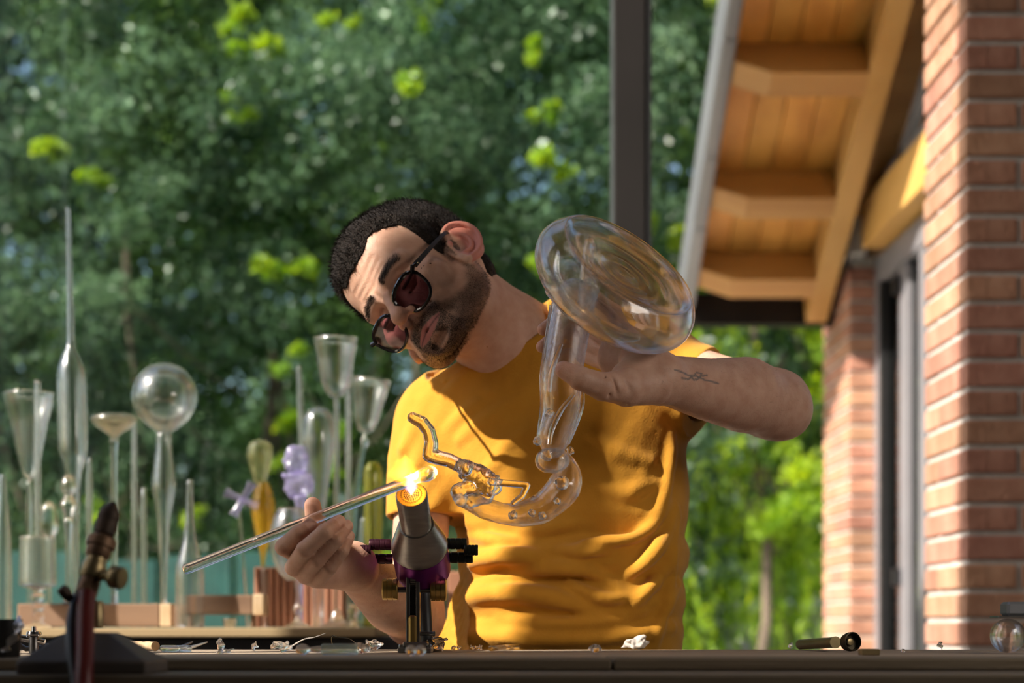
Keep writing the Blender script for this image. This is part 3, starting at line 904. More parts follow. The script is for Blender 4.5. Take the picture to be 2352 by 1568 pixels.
for s in (-1, 1):
    hell((s * 0.033, 0.098, -0.002), (0.019, 0.017, 0.013), 0.012, '-')                     # eye socket
    hell((s * 0.032, 0.0745, -0.001), (0.0135, 0.0135, 0.0125), 0.004)                      # eyeball under the lids
    hcap((s * 0.020, 0.0855, -0.004), (s * 0.032, 0.0895, -0.0065), 0.0022, 0.0024, 0.003)  # lid edge
    hcap((s * 0.032, 0.0895, -0.0065), (s * 0.044, 0.0835, -0.004), 0.0024, 0.0022, 0.003)
    hcap((s * 0.021, 0.085, 0.009), (s * 0.043, 0.080, 0.008), 0.0014, 0.0014, 0.004, '-')  # lid crease
    hcap((s * 0.020, 0.083, -0.016), (s * 0.043, 0.078, -0.017), 0.0015, 0.0015, 0.006, '-')
# nose
hcap((0, 0.089, 0.012), (0, 0.1155, -0.027), 0.0078, 0.0098, 0.012)
hell((0, 0.1195, -0.032), (0.0110, 0.0105, 0.0098), 0.008)
for s in (-1, 1):
    hell((s * 0.0128, 0.1035, -0.0362), (0.0070, 0.0098, 0.0074), 0.006)
    hell((s * 0.0068, 0.111, -0.0435), (0.0038, 0.006, 0.0045), 0.003, '-')
    hcap((s * 0.021, 0.0925, -0.034), (s * 0.032, 0.0825, -0.056), 0.0010, 0.0008, 0.006, '-')   # nasolabial fold
hcap((0, 0.104, -0.046), (0, 0.1, -0.056), 0.0022, 0.0026, 0.005, '-')                         # philtrum
# lips
for s in (-1, 1):
    hcap((0, 0.0975, -0.0615), (s * 0.026, 0.0835, -0.0672), 0.0050, 0.0030, 0.006)
    hcap((0, 0.0960, -0.0740), (s * 0.024, 0.0830, -0.0692), 0.0062, 0.0032, 0.006)
    hcap((0, 0.1025, -0.0678), (s * 0.027, 0.0870, -0.0690), 0.0018, 0.0014, 0.002, '-')
hcap((-0.012, 0.0965, -0.087), (0.012, 0.0965, -0.087), 0.003, 0.003, 0.010, '-')
# brow wrinkles
for q in (0.034, 0.043, 0.052):
    hcap((-0.030, 0.0885, q + 0.002), (0.0, 0.097, q - 0.002), 0.0010, 0.0012, 0.006, '-')
    hcap((0.0, 0.097, q - 0.002), (0.030, 0.0885, q + 0.003), 0.0012, 0.0010, 0.006, '-')
hcap((0.006, 0.099, 0.012), (0.008, 0.098, 0.030), 0.0013, 0.0013, 0.006, '-')
hcap((-0.006, 0.099, 0.012), (-0.008, 0.098, 0.030), 0.0013, 0.0013, 0.006, '-')
DU = 0.0
# ears (subject's left ear is the one seen): own frame, x to the front, y up, o outwards
E_T = math.radians(38)
def EP(s, x, y, o):
    x *= 1.3; y *= 1.3; o *= 1.15
    f = -0.004 + x * math.cos(E_T) - y * math.sin(E_T); u_ = -0.022 + x * math.sin(E_T) + y * math.cos(E_T)
    return HP(s * (0.0755 + o), f, u_)
for s in (-1, 1):
    A_l = s * H_L; A_x = math.cos(E_T) * H_F + math.sin(E_T) * H_U; A_y = -math.sin(E_T) * H_F + math.cos(E_T) * H_U
    EA = np.stack([A_l, A_x, A_y])
    ph = math.radians(24)
    A_n = math.cos(ph) * A_l + math.sin(ph) * A_x; A_t = -math.sin(ph) * A_l + math.cos(ph) * A_x
    ET = np.stack([A_n, A_t, A_y])
    ec = EP(s, -0.004, -0.002, 0.0045)
    S.ell(ec, (0.0062, 0.0285, 0.0425), 0.006, '+', ET)
    S.ell(ec + A_n * 0.0080, (0.0108, 0.0190, 0.0315), 0.004, '-', ET)
    on = lambda x, y, dz: (x, y, 0.0072 + dz - 0.50 * x)
    rim = smooth_curve([on(0.0110, 0.002, -0.003), on(0.0105, 0.018, -0.001), on(0.001, 0.0290, 0.001), on(-0.0125, 0.0265, 0.0015), on(-0.0190, 0.014, 0.0015), on(-0.0195, -0.002, 0.001), on(-0.0155, -0.017, 0.0005), on(-0.0085, -0.0275, 0.0), on(-0.001, -0.033, -0.002)], 3)
    S.chain([EP(s, *q) for q in rim], [0.0036] * len(rim), 0.003)
    anti = smooth_curve([on(0.001, 0.017, -0.003), on(-0.008, 0.0115, -0.0025), on(-0.0112, -0.002, -0.002), on(-0.0085, -0.014, -0.0025), on(-0.002, -0.019, -0.003)], 3)
    S.chain([EP(s, *q) for q in anti], [0.0031] * len(anti), 0.0035)
    S.ell(EP(s, 0.001, -0.030, 0.002), (0.0045, 0.0080, 0.0085), 0.005, '+', EA)
    S.ell(EP(s, 0.0115, -0.007, 0.002), (0.0045, 0.0042, 0.0070), 0.003, '+', EA)
    S.ell(EP(s, 0.0025, -0.007, 0.008), (0.0090, 0.0070, 0.0100), 0.003, '-', EA)
DU = 0.0
# neck
NB = W(1172, 800, 2.475)
S.cap(HP(0, -0.035, -0.045), NB, 0.054, 0.062, 0.03)
S.cap(HP(0, -0.004, -0.070), W(1150, 830, 2.465), 0.029, 0.034, 0.03)
S.cap(HP(0.020, -0.045, -0.03), W(1290, 815, 2.50), 0.026, 0.036, 0.03)                       # trapezius edge
S.cap(HP(0.058, -0.020, -0.050), W(1130, 850, 2.43), 0.012, 0.011, 0.02)                     # neck muscle
# chest and shoulders hidden in the shirt
SH_R = W(985, 965, 2.53); SH_L = W(1515, 850, 2.50)
S.cap(NB, W(1270, 1000, 2.52), 0.06, 0.085, 0.04)
S.cap(W(1240, 880, 2.515), SH_R, 0.055, 0.045, 0.04)
S.cap(W(1260, 860, 2.515), SH_L, 0.055, 0.045, 0.04)
S.cap(W(1270, 1000, 2.52), W(1285, 1450, 2.52), 0.085, 0.085, 0.04)
# viewer-left arm
EL_R, WR_R = W(952, 1418, 2.405), W(808, 1300, 2.125)
S.chain([SH_R, (SH_R + EL_R) / 2, EL_R], [0.042, 0.040, 0.037], 0.02)
mid = EL_R * 0.65 + WR_R * 0.35
S.chain([EL_R, mid, WR_R], [0.038, 0.043, 0.026], 0.02)
# viewer-right arm
EL_L, WR_L = W(1782, 930, 2.315), W(1512, 868, 2.125)
S.chain([SH_L, (SH_L * .5 + EL_L * .5), EL_L], [0.048, 0.045, 0.042], 0.02)
S.cap(EL_L + np.array([.020, .0, -.016]), EL_L + np.array([.002, 0, -.002]), 0.020, 0.034, 0.02)
fa = [EL_L, EL_L * .72 + WR_L * .28 + np.array([0, 0, 0.004]), EL_L * .4 + WR_L * .6, WR_L]
S.chain(fa, [0.043, 0.049, 0.039, 0.0285], 0.02)

def hand(palm, thenar, fingers, thumb, kf=0.006):
    for (a, b, r1, r2) in palm: S.cap(a, b, r1, r2, 0.016)
    for c, r in thenar: S.ell(c, r, 0.014)
    for ch, rs in fingers + [thumb]:
        S.chain(ch, rs, 0.0010)
        for j in range(1, len(ch) - 1):      # knuckles
            S.ell(ch[j], (rs[j] * 1.05,) * 3, 0.0012)
# ---- viewer-left hand, knuckles to the camera, holding the rod
R1 = [([W(690, 1278, 2.045), W(652, 1256, 2.012), W(684, 1226, 2.002), W(715, 1207, 2.008)], [0.0100, 0.0102, 0.0094, 0.0084]),
      ([W(674, 1303, 2.026), W(700, 1262, 1.986), W(746, 1221, 1.980), W(778, 1198, 1.994)], [0.0104, 0.0098, 0.0092, 0.0083]),
      ([W(700, 1322, 2.034), W(729, 1285, 1.996), W(772, 1239, 1.991), W(796, 1208, 2.004)], [0.0100, 0.0092, 0.0087, 0.0079]),
      ([W(729, 1332, 2.042), W(758, 1302, 2.008), W(786, 1264, 2.004), W(801, 1231, 2.014)], [0.0094, 0.0086, 0.0080, 0.0073])]
T1 = ([W(775, 1275, 2.085), W(742, 1238, 2.072), W(724, 1203, 2.056), W(718, 1160, 2.048)], [0.0150, 0.0128, 0.0118, 0.0098])
hand([(WR_R, W(690, 1275, 2.05), 0.022, 0.0105), (WR_R, W(682, 1302, 2.038), 0.022, 0.0105), (WR_R, W(706, 1318, 2.044), 0.022, 0.0105), (WR_R, W(734, 1328, 2.050), 0.022, 0.010)],
     [(W(775, 1280, 2.09), (0.018, 0.018, 0.02))], R1, T1)
# ---- viewer-right hand, palm to the camera, fingers behind the glass stem
R2 = [([W(1432, 768, 2.125), W(1408, 716, 2.150), W(1366, 686, 2.160), W(1336, 676, 2.158)], [0.0125, 0.0108, 0.0095, 0.0080]),
      ([W(1412, 790, 2.145), W(1336, 738, 2.190), W(1276, 738, 2.186), W(1248, 756, 2.172)], [0.0120, 0.0105, 0.0094, 0.0080]),
      ([W(1405, 815, 2.155), W(1325, 775, 2.195), W(1270, 778, 2.192), W(1245, 796, 2.178)], [0.0115, 0.0100, 0.0090, 0.0078]),
      ([W(1405, 838, 2.155), W(1340, 815, 2.190), W(1296, 818, 2.190), W(1272, 834, 2.182)], [0.0105, 0.0092, 0.0082, 0.0070])]
T2 = ([W(1500, 880, 2.112), W(1440, 889, 2.088), W(1385, 888, 2.066), W(1334, 869, 2.054), W(1295, 849, 2.058)], [0.0265, 0.0225, 0.0165, 0.0138, 0.0105])
hand([(WR_L, W(1432, 768, 2.125), 0.025, 0.0145), (WR_L, W(1412, 790, 2.145), 0.024, 0.014), (WR_L, W(1405, 815, 2.155), 0.023, 0.014), (WR_L, W(1405, 838, 2.155), 0.022, 0.014)],
     [(W(1450, 868, 2.092), (0.026, 0.014, 0.022)), (W(1462, 825, 2.108), (0.020, 0.014, 0.022))], R2, T2)
for q in ((1388, 866, 1402, 918), (1404, 862, 1424, 925), (1424, 850, 1452, 905), (1446, 835, 1478, 888), (1466, 860, 1490, 905)):   # palm creases
    da = 2.054; S.cap(W(q[0], q[1], da + 0.0045 * (q[0] - 1388) / 40), W(q[2], q[3], da + 0.0045 * (q[2] - 1388) / 40 + 0.003), 0.0007, 0.0007, 0.006, '-')

HB = 0.0016
SV, SQ = S.bake(HB)
SV, SQ = biggest(SV, SQ)
SV = relax(SV, SQ, 1, 0.35)
person = empty('person', W(1280, 1440, 2.52) * np.array([1, 1, 0]), 'person in an ochre t-shirt and dark glasses shaping glass over a burner', 'person')
body_me = np_mesh('body', SV, SQ)
# masks on the skin
hl = head_local(SV)
l_, f_, u_ = hl[:, 0], hl[:, 1], hl[:, 2] + 0.016
al = np.abs(l_)
inhead = (np.linalg.norm(hl - np.array([0, 0, -0.02]), axis=1) < 0.17) & (al < 0.088)
sst = lambda a, b, x: np.clip((x - a) / (b - a), 0, 1) ** 2 * (3 - 2 * np.clip((x - a) / (b - a), 0, 1))
n1 = vnoise(l_ * 160, f_ * 160, u_ * 160, 3)
edge = np.interp(f_, [-0.02, 0.005, 0.018, 0.03, 0.05, 0.07, 0.1], [0.0, -0.004, -0.018, -0.046, -0.066, -0.066, -0.060])
edge = edge + (np.maximum(edge, -0.0465) - edge) * (1 - sst(0.030, 0.040, al))   # upper border of the beard
beard = (1 - sst(-0.006, 0.008, u_ - edge + n1 * 0.003)) * sst(-0.012, 0.008, f_ - np.interp(u_, [-0.12, -0.05, 0.0], [0.03, 0.004, 0.006])) * sst(-0.125, -0.105, u_)
mouth = (al < 0.024) & (np.abs(u_ + 0.068) < 0.0125 * (1 - (al / 0.027) ** 2) ** 0.5 * 1.0) if False else None
mw = np.clip(1 - (al / 0.0275) ** 2, 0, 1)
lip = ((u_ < -0.0665 + 0.0058 * mw) & (u_ > -0.0690 - 0.0080 * mw) & (al < 0.0275) & (f_ > 0.074)).astype(float)
seam_shade = np.exp(-((u_ + 0.0680 + 0.0012 * (1 - mw)) / 0.0011) ** 2) * (al < 0.027) * (f_ > 0.07) * inhead  # dark line paints the crease shade between the lips into the skin
must = sst(0.0, 0.004, -0.0475 - u_) * (f_ > 0.07)
soul = sst(0.010, 0.016, al + np.abs(u_ + 0.088) * 0.6)
density = 0.72 + 0.28 * np.maximum(must * (al < 0.033), sst(-0.088, -0.098, u_) * (f_ > 0.05))
beard = beard * inhead * (1 - sst(0.0755, 0.078, al)) * (1 - lip) * density * np.where((u_ > -0.097) & (u_ < -0.078), 0.35 + 0.65 * soul, 1)
beard *= np.where(f_ < 0.035, 0.85, 1)
bc = 0.0235 + 0.004 * np.sin(np.clip((al - 0.012) / 0.038, 0, 1) * math.pi)
brow = (np.exp(-((u_ - bc) / 0.006) ** 2) * sst(0.006, 0.014, al) * (1 - sst(0.045, 0.056, al)) * (f_ > 0.055)) * inhead * (0.8 + 0.3 * n1)
u_ = u_ - 0.016
ear = sst(0.0765, 0.082, al) * (np.linalg.norm(hl - np.array([0, 0, 0]), axis=1) < 0.12) * (f_ < 0.02)
nose = np.exp(-(np.linalg.norm(hl - np.array([0, 0.113, -0.048]), axis=1) / 0.014) ** 2)
sb = sst(0.0, 0.010, 0.030 - f_) * sst(-0.02, 0.0, f_ + 0.01) * (u_ > -0.04) * (u_ < 0.01) * inhead * (al > 0.05) * (al < 0.0765) * 0.8
scalp = np.zeros(len(SV))
lash = np.zeros(len(SV))
for s_ in (-1, 1):
    for a, b in (((0.020, 0.0865, -0.020), (0.032, 0.0915, -0.0235)), ((0.032, 0.0915, -0.0235), (0.045, 0.0845, -0.020))):
        a = np.array([s_ * a[0], a[1], a[2]]); b = np.array([s_ * b[0], b[1], b[2]]); t = np.clip(((hl - a) @ (b - a)) / ((b - a) @ (b - a)), 0, 1)
        lash = np.maximum(lash, 1 - sst(0.0016, 0.0034, np.linalg.norm(hl - a - t[:, None] * (b - a), axis=1)))
tips = np.array([c[0][-1] for c in R1 + [T1] + R2 + [T2]])
dt = np.min([np.linalg.norm(SV - t, axis=1) for t in tips], axis=0)
red = np.clip(0.75 * ear + 0.35 * nose + 0.25 * np.exp(-(dt / 0.014) ** 2) * 1.0, 0, 0.85)  # ear redness paints light shining through into the skin colour
nail = np.zeros(len(SV))
for ch, rs in R1:
    t, b = ch[-1], ch[-2]; ax = (t - b) / np.linalg.norm(t - b)
    cdir = np.array([0, -1.0, 0]); cdir -= ax * (cdir @ ax); cdir /= np.linalg.norm(cdir); sd = np.cross(ax, cdir)
    q = SV - t
    nail = np.maximum(nail, ((np.abs(q @ sd) < 0.0055) & (q @ ax > -0.007) & (q @ ax < 0.0055) & (q @ cdir > 0.003) & (np.linalg.norm(q, axis=1) < 0.014)).astype(float) * 0.7)
# ink drawing on the forearm: three strokes measured along the skin
px_ = CX + SV[:, 0] * F_PX / SV[:, 1]; py_ = CY - (SV[:, 2] - CAM_Z) * F_PX / SV[:, 1]
ink = np.zeros(len(SV))
strokes = [[(1550, 849), (1564, 853), (1580, 861), (1600, 863), (1618, 872), (1650, 880)],
           [(1566, 868), (1580, 871), (1592, 864), (1600, 855), (1612, 858), (1606, 868), (1594, 872), (1586, 864)],
           [(1600, 872), (1612, 863), (1624, 861)]]
arm = (SV[:, 0] > WR_L[0]) & (SV[:, 1] < 2.26)
for st in strokes:
    for (xa, ya), (xb, yb) in zip(st[:-1], st[1:]):
        t = np.clip(((px_ - xa) * (xb - xa) + (py_ - ya) * (yb - ya)) / ((xb - xa) ** 2 + (yb - ya) ** 2), 0, 1)
        dd = np.hypot(px_ - xa - t * (xb - xa), py_ - ya - t * (yb - ya))
        ink = np.maximum(ink, (1 - sst(0.8, 2.8, dd)) * arm * 0.8)
for nm, v in (('beard', np.maximum(beard, sb)), ('lip', lip * 0.9), ('brow', np.maximum(np.clip(brow * 1.2, 0, 1) * 0.95, np.maximum(lash * 0.9, seam_shade * 0.75))), ('red', red), ('nail', nail), ('ink', ink)):
    set_attr(body_me, nm, v)
mobj('body', body_me, M_SKIN, person)

# ---- hair: cropped cap of hair with its own strands
HS = SDF()
def hair_fn(X, Y, Z):
    px, py, pz = X - H_O[0], Y - H_O[1], Z - H_O[2]
    l = H_L[0] * px + H_L[1] * py + H_L[2] * pz
    f = H_F[0] * px + H_F[1] * py + H_F[2] * pz
    u = H_U[0] * px + H_U[1] * py + H_U[2] * pz
    def el(c, r):
        q = [(l - c[0]) / r[0], (f - c[1]) / r[1], (u - c[2]) / r[2]]
        k0 = np.sqrt(q[0] ** 2 + q[1] ** 2 + q[2] ** 2)
        return (k0 - 1) * min(r)
    d = smin(el((0, -0.026, 0.034), (0.0765, 0.102, 0.082)), el((0, 0.040, 0.038), (0.060, 0.050, 0.058)), 0.03)
    d = smin(d, el((0, 0.032, -0.030), (0.060, 0.058, 0.072)), 0.03)
    d = np.minimum(d, el((0, -0.03, -0.03), (0.062, 0.072, 0.06)))
    n = vnoise(l * 170, f * 170, u * 170, 1) * 0.5 + vnoise(l * 340, f * 340, u * 340, 2) * 0.35
    al_ = np.abs(l)
    hline = np.interp(f, [-0.14, -0.085, -0.05, -0.030, -0.012, 0.004, 0.010, 0.022, 0.029, 0.033, 0.039, 0.055, 0.10, 0.14],
                         [-0.085, -0.080, -0.065, -0.034, 0.008, 0.008, -0.016, -0.030, 0.000, 0.028, 0.046, 0.053, 0.053, 0.053])
    hline = hline + 0.010 * np.exp(-((al_ - 0.045) / 0.012) ** 2) * (f > 0.035)
    inside = (u - hline) + n * 0.004
    thick = 0.0065 * np.clip(inside / 0.022, 0.12, 1) + 0.004 * np.clip((0.03 - f) / 0.08, 0, 1)
    return np.maximum(d - thick - n * 0.0016, -inside * 0.6)
HS.put(hair_fn, H_O - 0.15, H_O + 0.15, '+', 0.001)
hv, hq = HS.bake(0.0018); hv, hq = biggest(hv, hq)
hv = relax(hv, hq, 1, 0.3)
# strands: short curved blades growing out of the cap
hlv = head_local(hv)
out_n = hlv - np.array([0, -0.01, 0.02]); out_n /= np.linalg.norm(out_n, axis=1)[:, None]
pick = RNG.choice(len(hv), 26000, replace=True)
pick = pick[(np.linalg.norm(hlv[pick] / np.array([0.0755, 0.097, 0.082]), axis=1) > 0.3)]
comb = np.array([0.0, 0.75, 0.15])
Nn = out_n[pick] + comb + RNG.normal(size=(len(pick), 3)) * 0.45
Nn /= np.linalg.norm(Nn, axis=1)[:, None]
base_l = hlv[pick] + RNG.normal(size=(len(pick), 3)) * 0.0006 - out_n[pick] * 0.001
ln = RNG.uniform(0.003, 0.0075, len(pick))[:, None] * np.clip((hlv[pick][:, 2:3] + 0.08) / 0.10, 0.35, 1.1)
sd = np.cross(Nn, RNG.normal(size=(len(pick), 3))); sd /= np.linalg.norm(sd, axis=1)[:, None]
w_ = 0.00028
mid_l = base_l + Nn * ln * 0.55 + out_n[pick] * ln * 0.1
tip_l = base_l + Nn * ln + comb * ln * 0.25
PV = np.stack([base_l - sd * w_, base_l + sd * w_, mid_l + sd * w_ * .8, mid_l - sd * w_ * .8, tip_l], 1).reshape(-1, 3)
ids = np.arange(len(pick)) * 5
Qh = np.stack([ids, ids + 1, ids + 2, ids + 3], 1); Th = np.stack([ids + 3, ids + 2, ids + 4], 1)
hair = mobj('hair', np_mesh('hair', hv, hq), M_HAIR, person)
hs = mobj('hair_strands', np_mesh('hair_strands', PV @ H_A + H_O, [Qh, Th]), M_HAIR, hair)
tag(hs, kind='stuff')
# beard stubble strands
bi = np.nonzero(np.maximum(beard, sb) > 0.25)[0]
nrm = np.zeros((len(body_me.vertices), 3), np.float32); body_me.vertices.foreach_get('normal', nrm.ravel())
vn = np.empty(len(body_me.vertices) * 3, np.float32); body_me.vertices.foreach_get('normal', vn); vn = vn.reshape(-1, 3)
pk = RNG.choice(bi, 9000, p=(beard + sb)[bi] / (beard + sb)[bi].sum())
grow = vn[pk] * 0.6 - H_U * 0.55 - H_F * 0.15 + RNG.normal(size=(len(pk), 3)) * 0.35
grow /= np.linalg.norm(grow, axis=1)[:, None]
bl = RNG.uniform(0.0018, 0.0042, len(pk))[:, None]
b0p = SV[pk] + RNG.normal(size=(len(pk), 3)) * 0.0007 - vn[pk] * 0.0004
sdb = np.cross(grow, RNG.normal(size=(len(pk), 3))); sdb /= np.linalg.norm(sdb, axis=1)[:, None]
BV = np.stack([b0p - sdb * 0.00016, b0p + sdb * 0.00016, b0p + grow * bl], 1).reshape(-1, 3)
bt = mobj('beard_stubble', np_mesh('beard_stubble', BV, np.arange(len(pk) * 3).reshape(-1, 3)), M_BROW, person)
tag(bt, kind='stuff')
# eyebrow hairs
ei = np.nonzero(brow > 0.3)[0]
pk = RNG.choice(ei, 900); side = np.sign(l_[pk])[:, None]
grow = vn[pk] * 0.35 + side * H_L * 0.8 + H_U * 0.15 + RNG.normal(size=(len(pk), 3)) * 0.2
grow /= np.linalg.norm(grow, axis=1)[:, None]
sdb = np.cross(grow, vn[pk]); bl = RNG.uniform(0.004, 0.008, len(pk))[:, None]
EV = np.stack([SV[pk] - sdb * .0002, SV[pk] + sdb * .0002, SV[pk] + grow * bl], 1).reshape(-1, 3)
eb = mobj('eyebrows', np_mesh('eyebrows', EV, np.arange(len(pk) * 3).reshape(-1, 3)), M_BROW, person)
tag(eb, kind='stuff')
# arm hair
aj = np.nonzero(((SV[:, 0] > WR_L[0]) & (SV[:, 2] > 0.9) & (SV[:, 1] < 2.33)) | ((SV[:, 0] < -0.05) & (SV[:, 1] > 2.14) & (SV[:, 2] < 0.93) & (SV[:, 1] < 2.40)))[0]
pk = RNG.choice(aj, 2600)
grow = vn[pk] * 0.7 + RNG.normal(size=(len(pk), 3)) * 0.5 + np.array([0, 0, -0.3]); grow /= np.linalg.norm(grow, axis=1)[:, None]
sdb = np.cross(grow, vn[pk]); bl = RNG.uniform(0.004, 0.010, len(pk))[:, None]
AV = np.stack([SV[pk] - sdb * .00009, SV[pk] + sdb * .00009, SV[pk] + grow * bl], 1).reshape(-1, 3)
M_ARMHAIR = pm('brown_arm_hair', (0.20, 0.12, 0.07), rough=0.5)
ah = mobj('arm_hair', np_mesh('arm_hair', AV, np.arange(len(pk) * 3).reshape(-1, 3)), M_ARMHAIR, person)
tag(ah, kind='stuff')

# ---- t-shirt
TS = SDF()
rows = [  # py, left px, right px, centre depth, half depth
    (1560, 1000, 1556, 2.53, 0.130), (1490, 1000, 1558, 2.525, 0.132), (1440, 1022, 1562, 2.52, 0.132), (1380, 1048, 1566, 2.515, 0.130), (1300, 1066, 1568, 2.51, 0.127),
    (1200, 1058, 1570, 2.505, 0.124), (1100, 1020, 1570, 2.5, 0.124), (1000, 1000, 1568, 2.5, 0.122), (920, 1000, 1556, 2.497, 0.116),
    (860, 1020, 1530, 2.493, 0.102), (810, 1060, 1480, 2.487, 0.088), (770, 1095, 1420, 2.485, 0.074), (730, 1130, 1350, 2.485, 0.06), (690, 1150, 1300, 2.485, 0.04)]
rz = np.array([W(0, r[0], 2.5)[2] for r in rows])[::-1]
rl = np.array([W(r[1], 0, 2.5)[0] for r in rows])[::-1]; rr = np.array([W(r[2], 0, 2.5)[0] for r in rows])[::-1]
rc = np.array([r[3] for r in rows])[::-1]; rb = np.array([r[4] for r in rows])[::-1]
o_ = np.argsort(rz); rz, rl, rr, rc, rb = rz[o_], rl[o_], rr[o_], rc[o_], rb[o_]
YAW = -0.14
WZ = np.array([W(0, p, 2.4)[2] for p in (1490, 1450, 1418, 1385, 1352, 1325, 1296, 1262, 1225, 1180)]); WB = np.array([0.002, 0.004, -0.004, 0.005, 0.003, -0.007, 0.006, 0.007, -0.006, 0.0])
def torso(z):
    cx = (np.interp(z, rz, rl) + np.interp(z, rz, rr)) / 2; a = (np.interp(z, rz, rr) - np.interp(z, rz, rl)) / 2
    b = np.interp(z, rz, rb) + np.interp(z, WZ, WB)
    return cx, np.interp(z, rz, rc), a + 0.5 * np.interp(z, WZ, WB), b
def torso_fn(X, Y, Z):
    cx, cy, a, b = torso(Z)
    dx, dy = X - cx, Y - cy
    qx = dx * math.cos(YAW) + dy * math.sin(YAW); qy = -dx * math.sin(YAW) + dy * math.cos(YAW)
    e = 2.5
    k = (np.abs(qx / (a * 1.03)) ** e + np.abs(qy / b) ** e) ** (1 / e)
    return (k - 1) * np.minimum(a, b) * 0.9
def front_y(x, z):
    ys_ = np.linspace(2.30, 2.55, 400)
    v = torso_fn(np.full(400, x), ys_, np.full(400, z))
    i = np.nonzero(v < 0)[0]
    return ys_[i[0]] if len(i) else 2.5
def on_shirt(px, py, lift=0.0):
    d = 2.40
    for _ in range(4):
        p = W(px, py, d); d = front_y(p[0], p[2])
    return W(px, py, d - lift)
TS.put(torso_fn, (rl.min() - 0.03, 2.36, rz.min() - 0.02), (rr.max() + 0.03, 2.70, rz.max()), '+', 0.02)
SL_R = W(968, 1198, 2.470)
TS.chain([W(1110, 900, 2.51), W(1000, 960, 2.515), W(974, 1060, 2.496), SL_R], [0.058, 0.056, 0.0525, 0.0515], 0.045)
TS.cap(W(1290, 830, 2.515), W(1480, 830, 2.51), 0.055, 0.060, 0.05)
SL_L = W(1632, 893, 2.43)
TS.chain([W(1480, 840, 2.51), W(1550, 868, 2.48), SL_L], [0.060, 0.060, 0.056], 0.04)
TS.cap(NB + np.array([0.015, 0.01, -0.005]), W(1210, 850, 2.50), 0.068, 0.085, 0.03)
TS.cap(W(1250, 785, 2.51), W(1420, 812, 2.51), 0.046, 0.052, 0.04)
# folds laid on the cloth: (polyline in the photo frame, radius, lift)
folds = [
    ([(1072, 1222), (1120, 1238), (1178, 1246)], .010, .006), ([(1062, 1296), (1130, 1280), (1200, 1276), (1252, 1286)], .013, .009),
    ([(1090, 1348), (1160, 1326), (1240, 1322)], .009, .005), ([(1010, 1420), (1080, 1372), (1180, 1362), (1290, 1378), (1390, 1412)], .014, .007),
    ([(1330, 1274), (1346, 1250), (1384, 1244), (1452, 1236), (1500, 1204), (1532, 1160)], .009, .008), ([(1290, 1262), (1345, 1268), (1400, 1262)], .008, .006),
    ([(1200, 1222), (1260, 1214), (1330, 1196)], .009, .004), ([(1150, 1418), (1260, 1432), (1380, 1426), (1470, 1404)], .010, .005),
    ([(1015, 1470), (1120, 1462), (1260, 1468), (1420, 1462), (1540, 1440)], .010, .004), ([(1420, 1330), (1470, 1300), (1520, 1240), (1548, 1170)], .011, .007),
    ([(1450, 1390), (1500, 1340), (1540, 1270)], .010, .006), ([(1540, 1000), (1536, 1080), (1520, 1150), (1490, 1200)], .009, .004),
    ([(1552, 1190), (1540, 1290), (1530, 1400)], .010, .006), ([(1500, 1480), (1520, 1420), (1556, 1340)], .008, .005),
    ([(1010, 1010), (1060, 955), (1100, 925)], .007, .0012), ([(1060, 1010), (1120, 960), (1200, 915)], .008, .0012), ([(1120, 1080), (1170, 1020), (1225, 985)], .007, .0010),
    ([(1090, 1130), (1120, 1090), (1160, 1050)], .007, .0010), ([(1020, 915), (1050, 880), (1085, 855)], .006, .0015), ([(1360, 1000), (1420, 1040), (1490, 1060)], .012, .003), ([(1380, 1120), (1440, 1130), (1500, 1110)], .012, .003),
    ([(1060, 1180), (1080, 1200), (1110, 1208)], .010, .005), ([(1180, 1290), (1230, 1306), (1300, 1304), (1370, 1318), (1420, 1350)], .010, .006),
    ([(1000, 1450), (1030, 1400), (1075, 1330)], .012, .006), ([(1310, 1340), (1380, 1372), (1450, 1370)], .009, .005),
]
for pts, r, lift in folds:
    LF = 2.6 if lift > 0.0035 else 1.5
    pts = smooth_curve(pts, 4)
    P3 = [on_shirt(x, y) for x, y in pts]
    n = len(P3)
    rs = [r * (0.55 + 0.45 * math.sin(math.pi * (i + 0.5) / n)) for i in range(n)]
    P3 = [p + np.array([0, rs[i] - LF * lift * math.sin(math.pi * (i + 0.5) / n), 0]) for i, p in enumerate(P3)]
    TS.chain(P3, rs, 0.009)
# sleeve folds
for a, b, r in ((W(985, 935, 2.465), W(925, 1030, 2.450), .008), (W(1000, 990, 2.460), W(945, 1090, 2.436), .009), (W(1010, 1060, 2.452), W(960, 1150, 2.424), .008), (W(1020, 1130, 2.442), W(975, 1185, 2.418), .007)):
    TS.cap(a, b, r, r * .7, 0.016)
def wrinkle(X, Y, Z, Fv):
    n = vnoise((X + 0.55 * Z) * 42, Y * 12, (Z - 0.55 * X) * 8, 5) * 0.0013 + vnoise((X * 0.8 - 0.6 * Z) * 60, Y * 16, (Z * 0.8 + 0.6 * X) * 12, 6) * 0.0009 + vnoise(X * 110 + Z * 40, Y * 50, Z * 90, 8) * 0.00022
    return Fv + n
TS.put(wrinkle, (0, 0, 0), (0, 0, 0), 'i', 0)
